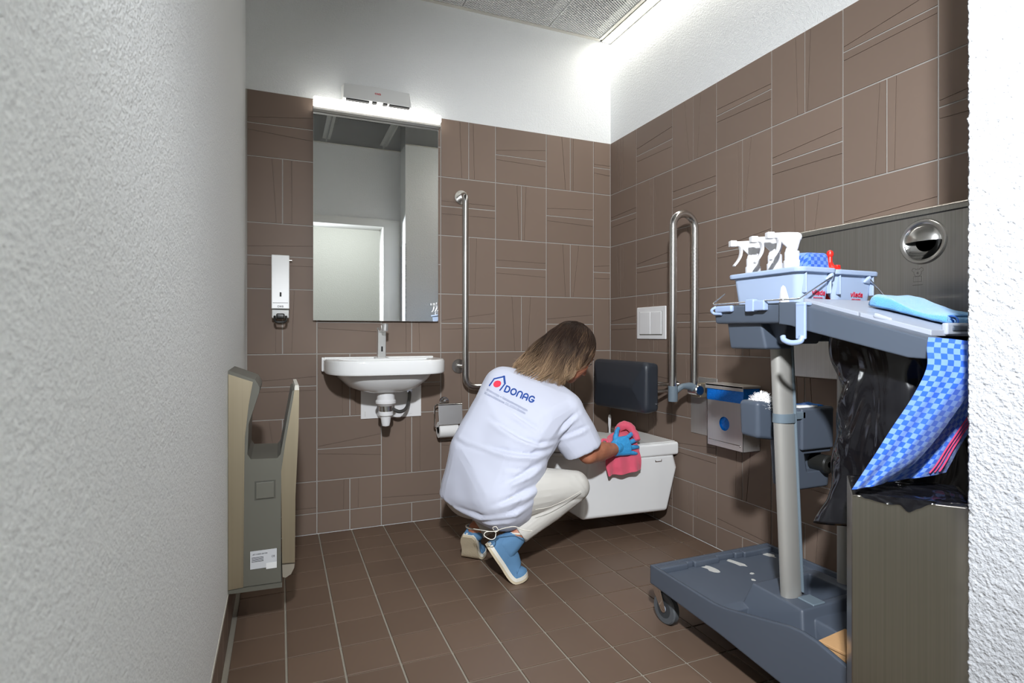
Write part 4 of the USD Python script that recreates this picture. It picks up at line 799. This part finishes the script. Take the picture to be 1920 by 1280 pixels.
for sgn in (1, -1):
    ears = ears + hull(ball(H(-.005, sgn * .074, .008), .010, 12), ball(H(-.012, sgn * .080, -.008), .012, 12), ball(H(.0, sgn * .074, -.028), .008, 12))
arm = chain([[(shR, .056)], [(elb, .043)], [(elb + (wri - elb) * .35, .044)], [(wri, .028)]])
armL = chain([[(shL, .05)], [(elbL, .04)], [(wriL, .027)]])
legs = chain([[(hipR, .10)], [(kneeR, .056)], [(kneeR + (ankR - kneeR) * .4, .050)], [(ankR, .034)]]) + chain([[(hipL, .10)], [(kneeL, .056)], [(kneeL + (ankL - kneeL) * .4, .05)], [(ankL, .034)]])
# hands: palm and five fingers each
def hand(wr, d, palm_n, side, length=.185, curl=.5, spread=.18, r=.0092, grow=0.):
    """d: towards the fingers, palm_n: out of the palm, side: towards the thumb"""
    d = d / np.linalg.norm(d); side = side - d * (side @ d); side /= np.linalg.norm(side); pn = palm_n - d * (palm_n @ d) - side * (palm_n @ side); pn /= np.linalg.norm(pn)
    P = lambda a, b, c: wr + d * a + side * b + pn * c
    palm = hull(*[ball(P(a, b, c), q + grow, 14) for a, b, c, q in [(.0, .012, 0, .019), (.0, -.014, 0, .018), (.082, .030, 0, .0125), (.085, .008, -.002, .0125), (.080, -.014, 0, .012), (.070, -.032, .002, .011), (.035, .030, .004, .016)]])
    out = palm
    for k, (b, ln, a0) in enumerate(((.030, .072, .082), (.008, .080, .086), (-.013, .074, .081), (-.032, .058, .071))):
        ang = (1.5 - k) * spread; dirv = d * math.cos(ang) + side * math.sin(ang); p = P(a0, b, 0); c = .12; rr_ = (r if k < 3 else r * .9) + grow
        for sl, f in ((.45, 1.), (.32, .93), (.23, .84)):
            dv = dirv * math.cos(c) + pn * math.sin(c); q = p + dv * ln * sl; out = out + hull(ball(p, rr_ * f, 12), ball(q, rr_ * f * .95, 12)); p = q; c += curl * (1.0 if sl > .4 else .7)
    p = P(.022, .028, .004); dv = d * .62 + side * .70 + pn * .28; dv /= np.linalg.norm(dv)
    for sl, f in ((.040, 1.18), (.032, 1.02), (.024, .9)):
        q = p + dv * sl; out = out + hull(ball(p, (r + grow) * f, 12), ball(q, (r + grow) * f * .93, 12)); p = q; dv = dv * .9 + d * .28 + pn * .12; dv /= np.linalg.norm(dv)
    return out
lid_top = .452
handR_w = wri + np.array([0.008, .004, .0])
hd_dir = W(1195, 836, 2.60) - wri; hd_dir /= np.linalg.norm(hd_dir)
fore = (wri - elb) / np.linalg.norm(wri - elb)
hdir = .80 * CR + .50 * CF + .10 * CU; hdir /= np.linalg.norm(hdir)
pn_ = CF * .75 - CU * .45 - CR * .2
sideT = CU * .8 + CF * .4
hand_body = hand(handR_w, hdir, pn_, sideT, curl=.22)
handL_b = hand(wriL, CF * .5 + CR * .6 - CU * .07, -CU + CF * .2, CR * .6 - CF * .5, curl=.12)
skin_m = body_m + skull + jaw + nose + ears + arm + armL + legs
hands_m = hand_body + handL_b
def finish(m, edge, it): return smoothed(m, edge, it)
obj('body', cat_([finish(skin_m + hands_m, .0075, 8)]), 'skin', pers, True)
for sgn in (1, -1):
    e = obj('eye', T(ball(H(.0845, sgn * .031, .010), .0115, 20)), 'eye_white', pers, True)
    obj('iris', T(hull(ball(H(.0925, sgn * .031, .006), .0048, 14))), 'eye_dark', e, True)
    obj('eyebrow', tube(spline([H(.092, sgn * .016, .030), H(.093, sgn * .03, .036), H(.082, sgn * .048, .031)], 6), .003, 8), 'scalp_hair', pers, True)
    obj('eyelash', tube(spline([H(.094, sgn * .018, .012), H(.0975, sgn * .031, .015), H(.088, sgn * .046, .010)], 6), .0022, 8), 'eye_dark', pers, True)
obj('lips', finish(lipm, .004, 4), 'lips', pers, True)

# T-shirt: one surface over the torso with the short right sleeve; creases pressed in
tors = chain(torso) + hull(ball(neck + [0, 0, -.01], .062), ball(W(1000, 722, 2.40), .07))
hem_extra = chain([[(hipL + [0, 0, -.01], .131), (hipR + [0, 0, -.012], .128)], [(W(893, 850, 2.30), .112), (W(975, 862, 2.20), .108)]])
slv_end = elb + (shR - elb) * .16
slv_dir = (slv_end - shR) / np.linalg.norm(slv_end - shR)
sleeve = hull(ball(shR, .068, 22), ball(shR + (slv_end - shR) * .5, .070, 22), ball(slv_end + slv_dir * .07 - CR * .008 - CF * .0, .078, 22), ball(W(1045, 800, 2.28), .05, 22))
sleeve = sleeve.trim_by_plane(tuple(-slv_dir), float(-slv_dir @ (slv_end + slv_dir * .012)))
sleeveL = chain([[(shL, .064)], [(shL + (elbL - shL) * .6, .06)]])
shirt_m = tors + hem_extra + sleeve + sleeveL
# the hem runs round the hips, tilted with the back
hem_n = (.32 * CR - .05 * CF + .95 * CU); hem_n /= np.linalg.norm(hem_n)
shirt_m = shirt_m.trim_by_plane(tuple(hem_n), float(hem_n @ (W(905, 972, 2.2))))
sh_t = finish(shirt_m, .0085, 45)
n = sh_t.vertex_normals; v = sh_t.vertices
rel = v - np.array([0, 0, EYE]); w_ = rel @ CF; X_ = 960 + F_PX * (rel @ CR) / w_; Y_ = HORIZON - F_PX * rel[:, 2] / w_
d = .013 * (meshkit.fbm(v * 9, 2, 11) - .5)
def crease(pts, width, depth):
    """a fold running along a line on the cloth: raised lip above, valley below"""
    p = np.array([W(*q) for q in pts]); best = np.full(len(v), 9.); sgn = np.zeros(len(v)); tt = np.zeros(len(v))
    for k, (a, b) in enumerate(zip(p[:-1], p[1:])):
        ab = b - a; t = np.clip(((v - a) @ ab) / (ab @ ab), 0, 1); q = a + t[:, None] * ab; dist = np.linalg.norm(v - q, axis=1)
        nv = np.cross(ab / np.linalg.norm(ab), CF); s_ = (v - q) @ nv; m_ = dist < best; best = np.where(m_, dist, best); sgn = np.where(m_, s_, sgn); tt = np.where(m_, (k + t) / (len(p) - 1), tt)
    fall = np.exp(-(best / (width * 2.2)) ** 2) * np.clip(np.sin(math.pi * np.clip(tt, .03, .97)), 0, 1) ** .6
    return depth * fall * (np.exp(-((sgn - width) / width) ** 2) - np.exp(-((sgn + width * .3) / (width * .7)) ** 2))
for pts, wd_, dp in [([(1036, 826, 2.2), (1010, 832, 2.15), (975, 822, 2.12), (925, 790, 2.2)], .011, .010), ([(1034, 838, 2.2), (1000, 852, 2.12), (960, 850, 2.1), (905, 838, 2.15)], .012, .009), ([(1030, 822, 2.2), (1000, 800, 2.17), (960, 775, 2.2)], .010, .008),
        ([(1012, 868, 2.15), (985, 890, 2.08), (950, 908, 2.05)], .012, .010), ([(1008, 905, 2.15), (975, 930, 2.05), (930, 945, 2.06)], .012, .010), ([(1004, 925, 2.15), (965, 958, 2.06), (905, 966, 2.1), (860, 950, 2.2)], .010, .009), ([(990, 950, 2.15), (950, 972, 2.08), (900, 978, 2.1)], .009, .008),
        ([(1082, 775, 2.25), (1060, 795, 2.22), (1040, 815, 2.22)], .010, .009), ([(1100, 800, 2.25), (1078, 812, 2.22), (1052, 822, 2.22)], .009, .007), ([(840, 815, 2.25), (870, 835, 2.18), (920, 850, 2.12)], .010, .007), ([(1004, 886, 2.15), (990, 880, 2.12), (955, 880, 2.08)], .009, .008)]:
    d = d + crease(pts, wd_, dp * 1.6)
sh_t.vertices = v + n * d[:, None]
shirt = obj('t_shirt', sh_t, 'shirt', pers, True, label='white cotton T-shirt')
ring_c = slv_end + slv_dir * .010
obj('sleeve_hem', None or tube(np.array([W(1120, 832, 2.30), W(1118, 838, 2.28), W(1100, 846, 2.26), W(1080, 852, 2.27)]), .0012, 6), 'shirt', shirt, True)
# print on the back: projected onto the shirt along the view of the back
shirt_rt = trimesh.ray.ray_triangle.RayMeshIntersector(sh_t) if False else None
from scipy.spatial import cKDTree
P0 = sh_t.vertices; nf = np.array(sh_t.vertex_normals); facing = nf @ CF < .1
kd = cKDTree(np.stack([(P0[facing] - [0, 0, EYE]) @ CR / ((P0[facing] - [0, 0, EYE]) @ CF), (P0[facing] - [0, 0, EYE]) @ CU / ((P0[facing] - [0, 0, EYE]) @ CF)], 1)); Wd = (P0[facing] - [0, 0, EYE]) @ CF
def lay(mesh2d, A, B_, C, off=.0012):
    """lays flat lettering on the back: unit square (0,0)-(1,0)-(0,1) goes to three seen points, then sinks onto the cloth"""
    m = mesh2d
    for _ in range(2): m = m.subdivide_to_size(.02, max_iter=12) if m.edges_unique_length.max() > .02 else m
    v = np.array(m.vertices); A, B_, C = map(lambda q: np.array(q, float), (A, B_, C)); px = A + v[:, :1] * (B_ - A) + v[:, 1:2] * (C - A)
    q = np.stack([(px[:, 0] - 960) / F_PX, (HORIZON - px[:, 1]) / F_PX], 1); dist, idx = kd.query(q, k=6); wgt = 1 / (dist + 1e-5); w = (Wd[idx] * wgt).sum(1) / wgt.sum(1) - off
    P = np.stack([W(a, b, c) for (a, b), c in zip(px, w)]); P = P - 0
    out = trimesh.Trimesh(P, m.faces, process=False)
    if (out.face_normals @ CF).mean() > 0: out.invert()
    return out
def flat(g):
    ms = [trimesh.creation.triangulate_polygon(q, engine='earcut') for q in getattr(g, 'geoms', [g])]; V, Fc, o_ = [], [], 0
    for vv, ff in ms: V.append(np.c_[vv, np.zeros(len(vv))]); Fc.append(ff + o_); o_ += len(vv)
    return trimesh.Trimesh(np.vstack(V), np.vstack(Fc), process=False)
def px_poly(pts): return np.array(pts, float)
up_ = lambda cx, cy: (900 + cx / 9.846, 670 + cy / 9.846)      # from the enlarged view of the logo to photo pixels
def stroke(pts, wd_): return sg.LineString([up_(*p) for p in pts]).buffer(wd_ / 2, cap_style=2, join_style=2, mitre_limit=3)
def lay_px(g, m, name):
    f_ = flat(g); c = np.array(g.centroid.coords[0]); sc = 60.; f_.vertices[:, :2] = (f_.vertices[:, :2] - c) / sc
    obj(name, lay(f_, c, c + [sc, 0], c + [0, sc]), m, shirt, True)
lay_px(stroke([(168, 525), (262, 392), (448, 350), (466, 478), (362, 610)], 2.5).union(sg.Polygon([up_(*p) for p in [(425, 335), (462, 335), (478, 490), (440, 478)]])), 'logo_blue', 'logo_house')
dot = affinity.rotate(affinity.scale(sg.Point(up_(318, 487)).buffer(1, 24), 7.6, 6.0), -25); lay_px(dot, 'logo_red', 'logo_dot')
def letter_lines(ch):
    a = np.linspace; arc = lambda cx, cy, rx, ry, t0, t1, n=14: [(cx + rx * math.cos(t), cy + ry * math.sin(t)) for t in a(t0, t1, n)]
    if ch == 'D': return [[(0, 0), (0, 1), (.35, 1)] + arc(.35, .5, .38, .5, math.pi / 2, -math.pi / 2) + [(0, 0)]], .85
    if ch == 'O': return [arc(.45, .5, .45, .5, 0, 2 * math.pi, 28)], 1.02
    if ch == 'N': return [[(0, 0), (0, .62)] + arc(.38, .62, .38, .38, math.pi, 0) + [(.76, .62), (.76, 0)]], .88
    if ch == 'A': return [[(0, 0), (0, .62)] + arc(.38, .62, .38, .38, math.pi, 0) + [(.76, .62), (.76, 0)], [(0, .38), (.76, .38)]], .88
    return [arc(.45, .5, .45, .5, .75, 2 * math.pi - .35, 24) + [(.88, .42), (.5, .42)]], .95
bA, bB = np.array(up_(448, 622)), np.array(up_(985, 838)); bl = np.linalg.norm(bB - bA); ex = (bB - bA) / bl; ey = np.array([.42, -.91]); x = .0; polys = []
hgt = 11.0; wid = sum(letter_lines(c)[1] + .22 for c in 'DONAG'); kx = (bl + 2) / wid
for chh in 'DONAG':
    ls, wdt = letter_lines(chh)
    for l in ls: polys.append(sg.LineString([tuple(bA + ex * (x + p[0]) * kx + ey * p[1] * hgt) for p in l]).buffer(1.35, 4))
    x += wdt + .22
lay_px(unary_union(polys), 'logo_blue', 'logo_name')
def text_line(t, a, b, h, m='logo_text'):
    tm = meshkit.text_mesh(t, 1.0, .01); top = tm.faces[(tm.face_normals[:, 2] > .9)]; vv = tm.vertices; sx = vv[:, 0].max(); V2 = np.c_[vv[:, 0] / sx, vv[:, 1], np.zeros(len(vv))]
    mm = trimesh.Trimesh(V2, top, process=False); mm.remove_unreferenced_vertices(); a, b = np.array(up_(*a)), np.array(up_(*b)); e = (b - a) / np.linalg.norm(b - a); u_ = np.array([.36, -.93]) * h
    v = mm.vertices; f_ = trimesh.Trimesh(v, mm.faces, process=False); obj('small_print', lay(f_, a, b, a + u_), m, shirt, True)
text_line('Wohnungs • Gebäudereinigungen', (112, 605), (868, 998), 4.6)
text_line('Walenrütistrasse 10, 8234 Stetten', (72, 668), (828, 1050), 4.6)

# trousers
tr_m = chain([[(hipL, .118), (hipR, .114)], [(W(893, 872, 2.30), .105), (W(960, 880, 2.20), .10)]]) + chain([[(hipR, .112)], [(hipR + (kneeR - hipR) * .55, .087)], [(kneeR, .062)]]) + chain([[(hipL, .11)], [(hipL + (kneeL - hipL) * .55, .085)], [(kneeL, .062)]])
for kn, an in ((kneeR, ankR), (kneeL, ankL)):
    up = kn + (an - kn) * .03; dn = an + (an - kn) / np.linalg.norm(an - kn) * .005
    shin = chain([[(up + [0, 0, -.008], .056)], [(kn + (an - kn) * .4 + [0, 0, -.004], .056)], [(an + (kn - an) * .12, .047)], [(dn + (dn - kn) * .2, .047)]])
    ax = (an - kn) / np.linalg.norm(an - kn); shin = shin.trim_by_plane(tuple(-ax), float(-ax @ (dn - ax * .012))); tr_m = tr_m + shin
tr_t = finish(tr_m, .0085, 30); v = tr_t.vertices; n = tr_t.vertex_normals
d = .006 * (meshkit.fbm(v * 14, 3, 21) - .5)
for pts, wd_, dp in [([(1106, 938, 2.2), (1085, 918, 2.15), (1068, 905, 2.15)], .007, .006), ([(1104, 930, 2.2), (1090, 905, 2.16), (1080, 890, 2.2)], .006, .004), ([(1105, 938, 2.2), (1060, 945, 2.12), (1010, 972, 2.08), (975, 985, 2.06)], .008, .014), ([(1030, 1003, 2.1), (1010, 996, 2.08), (990, 1002, 2.08)], .007, .007), ([(1018, 1012, 2.1), (1000, 1010, 2.08), (985, 1018, 2.08)], .006, .006), ([(1012, 890, 2.1), (1015, 920, 2.06), (1010, 950, 2.06)], .007, .005)]:
    d = d + crease(pts, wd_, dp)
tr_t.vertices = v + n * d[:, None]
tro = obj('trousers', tr_t, 'trouser', pers, True, label='white trousers')
obj('seam', tube(spline([W(1004, 955, 2.045), W(1030, 950, 2.075), W(1060, 937, 2.115), W(1090, 920, 2.15)], 8), .0011, 6), 'sole_edge', tro, True)
cw_ = 2.045
obj('drawstring', cat_([tube(spline([W(x, y, w) for x, y, w in q], 8), .0017, 7) for q in ([(888, 991, 2.10), (905, 994, 2.06), (925, 996, 2.035), (945, 990, 2.02), (965, 987, 2.02), (980, 993, 2.02), (998, 995, 2.03)], [(930, 996, 2.03), (912, 997, 2.02), (908, 1004, 2.015), (920, 1011, 2.01), (928, 1008, 2.01), (930, 998, 2.02)], [(926, 994, 2.02), (924, 989, 2.015), (930, 987, 2.012), (934, 994, 2.012), (928, 998, 2.012)])]), 'sole_edge', tro, True)
# shoes: heel lifted, toes on the floor
def shoe_parts(heel, ballp, toe, wd_, ank):
    c = spline([heel, heel + (ballp - heel) * .45 + [0, 0, -.004], ballp, toe], 7); t = np.gradient(c, axis=0); t /= np.linalg.norm(t, axis=1, keepdims=True)
    side = np.cross([0, 0, 1.], toe - heel); side /= np.linalg.norm(side); k = len(c); f = np.linspace(0, 1, k)
    hw = wd_ * np.interp(f, [0, .06, .2, .45, .7, .88, .96, 1.], [.45, .66, .76, .74, 1., .86, .55, .2])
    upn = np.cross(t, -side); upn *= np.sign(upn[:, 2:3] + 1e-9); upn /= np.linalg.norm(upn, axis=1, keepdims=True)
    def sole_(z0, z1, g):
        R = []
        for i in range(k):
            e = [(-1, 0), (-.8, -.0), (.8, -.0), (1, 0), (1, 1), (.8, 1), (-.8, 1), (-1, 1)]
            R.append(np.array([c[i] + side * hw[i] * g * a + upn[i] * (z0 + (z1 - z0) * b) for a, b in e]))
        return loft(R)
    hh = np.interp(f, [0, .05, .25, .45, .6, .75, .9, 1.], [.052, .068, .072, .066, .056, .046, .032, .012])
    R = []
    for i in range(k):
        th = np.linspace(0, math.pi, 13); pts = [c[i] + side * hw[i] * .96 * math.cos(a) * (1 - .12 * math.sin(a)) + upn[i] * (.018 + hh[i] * math.sin(a) ** .7) for a in th]; pts += [c[i] + side * hw[i] * .9 * x_ + upn[i] * .014 for x_ in (-.8, 0, .8)]; R.append(np.array(pts))
    return sole_(0, .010, .985), sole_(.0095, .022, 1.02), loft(R), c, upn, side, hw
for heel, ballp, toe, ank, lab in ((np.array([.716, 1.985, .142]), np.array([.812, 1.984, .004]), np.array([.878, 1.965, .012]), ankR, 'blue canvas slip-on shoe nearer the camera'), (np.array([.700, 2.168, .116]), np.array([.738, 2.228, .006]), np.array([.800, 2.270, .012]), ankL, 'blue canvas slip-on shoe behind the other one')):
    s0_, s1_, up_m, c, upn, side, hw = shoe_parts(heel, ballp, toe, .048, ank)
    collar = hull(ball(c[3] + upn[3] * .06, .032, 16), ball(c[6] + upn[6] * .06, .034, 16), ball(ank + [0, 0, -.012], .036, 16))
    sho = obj('shoe', cat_([noisy(up_m.subdivide(), 60, .0016, 3), T(collar)]), 'denim', pers, 60, label=lab)
    obj('sole', s0_, 'sole', sho, 40); obj('sole_edge', s1_, 'sole_edge', sho, 40)
    obj('sock_edge', tube(np.array([ank + .040 * (math.cos(a_) * CR + math.sin(a_) * np.array([0, 1., 0]) * .9) + np.array([0, 0, .010]) for a_ in np.linspace(0, 2 * math.pi, 25)]), .004, 8), 'sole_edge', sho, True)
# blue gloves
glv = finish(hand(handR_w, hdir, pn_, sideT, curl=.22, grow=.0016) + hull(ball(handR_w - fore * .0, .0305, 18), ball(handR_w + hdir * .02, .026, 18)), .003, 4); glv = noisy(glv, 90, .0016, 5)
obj('glove', glv, 'glove', pers, True, label='blue rubber glove')
obj('glove', finish(hand(wriL, CF * .5 + CR * .6 - CU * .07, -CU + CF * .2, CR * .6 - CF * .5, curl=.12, grow=.0016), .004, 4), 'glove', pers, True)
# hair: a dark cap with thousands of strands falling over the neck and shoulders
cap = hull(*[ball(H(f, s, u), r, 22) for f, s, u, r in [(-.024, 0, .028, .090), (.018, 0, .036, .078), (-.036, 0, -.01, .084)]])
cap = cap.trim_by_plane(tuple(map(float, -fd * .93 + hu * .36)), float((-fd * .93 + hu * .36) @ H(.036, 0, 0)))
under_hair = hull(ball(H(-.06, 0, -.02), .06, 18), ball(W(1005, 688, 2.37), .022, 18), ball(W(1045, 700, 2.38), .022, 18))
hr = obj('hair', finish(cap + under_hair, .006, 6), 'scalp_hair', pers, True, label='brown shoulder-length hair with lighter ends')
ends = spline([(948, 684), (952, 695), (970, 704), (996, 711), (1014, 717), (1034, 720), (1050, 718), (1060, 708), (1066, 697), (1073, 684)], 12); NS = 6500
pts_all, cnt, wid_, tone = [], [], [], []
tr_ = np.linspace(0, 1, 11); c0 = np.array(L(52, 38, 31)); cA = np.array(L(92, 68, 52)); cB = np.array(L(172, 140, 106)); cC = np.array(L(205, 176, 142)); HC = H(-.022, 0, .024)
for k in range(NS):
    while True: # roots on the cap, away from the face
        q = RNG.normal(size=3); q /= np.linalg.norm(q); f_, s_, u_ = q
        if f_ * .93 - u_ * .36 < .33 and u_ > -.5: break
    root = H(-.022 + .094 * f_, .088 * s_, .026 + .092 * u_)
    rp_ = root - np.array([0, 0, EYE]); rx_ = 960 + F_PX * (rp_ @ CR) / (rp_ @ CF); ry_ = HORIZON - F_PX * rp_[2] / (rp_ @ CF)
    cl = int((rx_ - 1000) / 4.2 + RNG.normal() * .3) * 8 + int(RNG.integers(0, 4)); crng = np.random.default_rng(1000 + max(cl, 0))   # locks share end, wave and tone
    t_ = np.clip((rx_ - 1030) / 84, 0, 1) * .80 + .20 * crng.uniform() + RNG.normal() * .015; t_ = np.clip(t_, 0, 1)
    ep = ends[int(t_ * (len(ends) - 1))] + RNG.normal(size=2) * 1.6 + crng.normal(size=2) * np.array([6.5, 5.0])
    short = crng.uniform(.74, 1.04)
    wdep = np.interp(rp_ @ CF, [2.36, 2.54], [2.325, 2.43]) + RNG.normal() * .006; end = W(ep[0], ep[1], wdep); end = root + (end - root) * short
    nrm = root - HC; nrm /= np.linalg.norm(nrm); dn = end - root; tang = dn - nrm * (dn @ nrm); tang /= np.linalg.norm(tang) + 1e-9; ln = np.linalg.norm(dn)
    p1 = root + nrm * (.010 + .014 * crng.uniform()) + tang * ln * .40; p2 = root + dn * .70 + nrm * (.012 + .014 * crng.uniform()) + np.array([0, 0, -.004])
    tt = tr_[:, None]; c = (1 - tt) ** 3 * root + 3 * tt * (1 - tt) ** 2 * p1 + 3 * tt ** 2 * (1 - tt) * p2 + tt ** 3 * end
    dd = c - HC; r_ = np.linalg.norm(dd, axis=1, keepdims=True); lift = .0965 + .006 * crng.uniform() + .003 * RNG.uniform(); c = np.where(r_ < lift, HC + dd / np.maximum(r_, 1e-6) * lift, c)
    side_v = np.cross(dn / ln, CF); c = c + (np.sin(tt * crng.uniform(6, 10) + crng.uniform(0, 6)) * tt ** 1.3 * .0125) * (side_v + CU * crng.uniform(-.4, .4)) + tt ** 2 * RNG.normal(size=3) * .0018
    hi = crng.uniform() ** 1.6; mid = cA * (1 - hi) + cB * hi; tip = cB * (1 - hi) + cC * hi; x_ = np.clip((tr_ - .16 - .2 * crng.uniform()) / .5, 0, 1)[:, None]; y_ = np.clip((tr_ - .55) / .45, 0, 1)[:, None]
    col = (c0 * (1 - x_) + mid * x_) * (1 - y_) + tip * y_ * 1.0; tone.append(col * RNG.uniform(.75, 1.2) * crng.uniform(.5, 1.1)); pts_all.append(c); cnt.append(11); wid_.append(np.linspace(.0016, .0009, 11))
for k in range(180): # loose flyaway hairs
    b_ = RNG.integers(NS); pts_all.append(pts_all[b_] + tt ** 1.5 * RNG.normal(size=3) * .016); tone.append(tone[b_]); cnt.append(11); wid_.append(np.full(11, .0005))
bcv = UsdGeom.BasisCurves.Define(stage, str(hr.GetPath()) + '/strands'); bcv.CreateTypeAttr('cubic'); bcv.CreateBasisAttr('catmullRom'); bcv.CreateWrapAttr('pinned')
bcv.CreatePointsAttr(Vt.Vec3fArray.FromNumpy(np.vstack(pts_all).astype(np.float32))); bcv.CreateCurveVertexCountsAttr(Vt.IntArray(cnt)); bcv.CreateWidthsAttr(Vt.FloatArray.FromNumpy(np.concatenate(wid_).astype(np.float32))); bcv.SetWidthsInterpolation('vertex')
UsdGeom.PrimvarsAPI(bcv).CreatePrimvar('tone', Sdf.ValueTypeNames.Color3fArray, 'vertex').Set(Vt.Vec3fArray.FromNumpy(np.vstack(tone).astype(np.float32)))
UsdShade.MaterialBindingAPI.Apply(bcv.GetPrim()).Bind(LOOKS['hair']); tag(bcv.GetPrim(), kind='stuff')

# pink cloth under the gloved hand, over the edge of the toilet seat
pkv = []
cols = [[(1138, 826, 2.555), (1134, 835, 2.500), (1136, 850, 2.485), (1136, 872, 2.485), (1141, 893, 2.485)], [(1140, 818, 2.610), (1148, 832, 2.530), (1150, 850, 2.500), (1150, 870, 2.495), (1150, 890, 2.495)], [(1158, 806, 2.650), (1165, 822, 2.575), (1166, 845, 2.525), (1168, 866, 2.510), (1170, 889, 2.510)],
        [(1168, 798, 2.690), (1180, 815, 2.610), (1183, 842, 2.550), (1187, 864, 2.530), (1190, 884, 2.525)], [(1182, 800, 2.690), (1192, 822, 2.610), (1199, 845, 2.565), (1203, 862, 2.550), (1202, 880, 2.550)]]
C5 = np.array([spline([W(*q) for q in c], 8) for c in cols]); C5 = np.array([spline(C5[:, j], 8) for j in range(C5.shape[1])])
nu, nv = C5.shape[:2]; C5 = C5 - CF[None, None] * (.006 * np.sin(np.arange(nv) * .55)[None] * np.linspace(.2, 1, nu)[:, None] + .010 * (meshkit.fbm(C5 * 26, 3, 8) - .5))[..., None]
i = np.arange(nu - 1)[:, None] * nv + np.arange(nv - 1); q = np.stack([i, i + nv, i + nv + 1, i + 1], -1).reshape(-1, 4); V = C5.reshape(-1, 3); k = len(V); Fq = np.vstack([q[:, [0, 1, 2]], q[:, [0, 2, 3]]])
pk = thing('wiping_cloth', 'pink wiping cloth under the blue glove on the toilet', 'cloth')
obj('cloth', trimesh.Trimesh(np.vstack([V, V + CF * .003]), np.vstack([Fq, Fq[:, ::-1] + k]), process=False), 'pink_cloth', pk, True)
fold = spline([W(*q) for q in [(1157, 812, 2.630), (1160, 803, 2.630), (1170, 797, 2.630), (1181, 800, 2.620), (1190, 812, 2.590), (1195, 826, 2.570)]], 8)
obj('bunched_fold', noisy(tube(fold, np.interp(np.linspace(0, 1, len(fold)), [0, .3, 1], [.010, .020, .014]), 18), 60, .006, 4), 'pink_cloth', pk, True)
fold = spline([W(*q) for q in [(1131, 838, 2.510), (1128, 830, 2.520), (1131, 824, 2.530), (1138, 826, 2.530), (1140, 834, 2.520)]], 8)
obj('bunched_fold', noisy(tube(fold, .006, 12), 80, .003, 4), 'pink_cloth', pk, True)
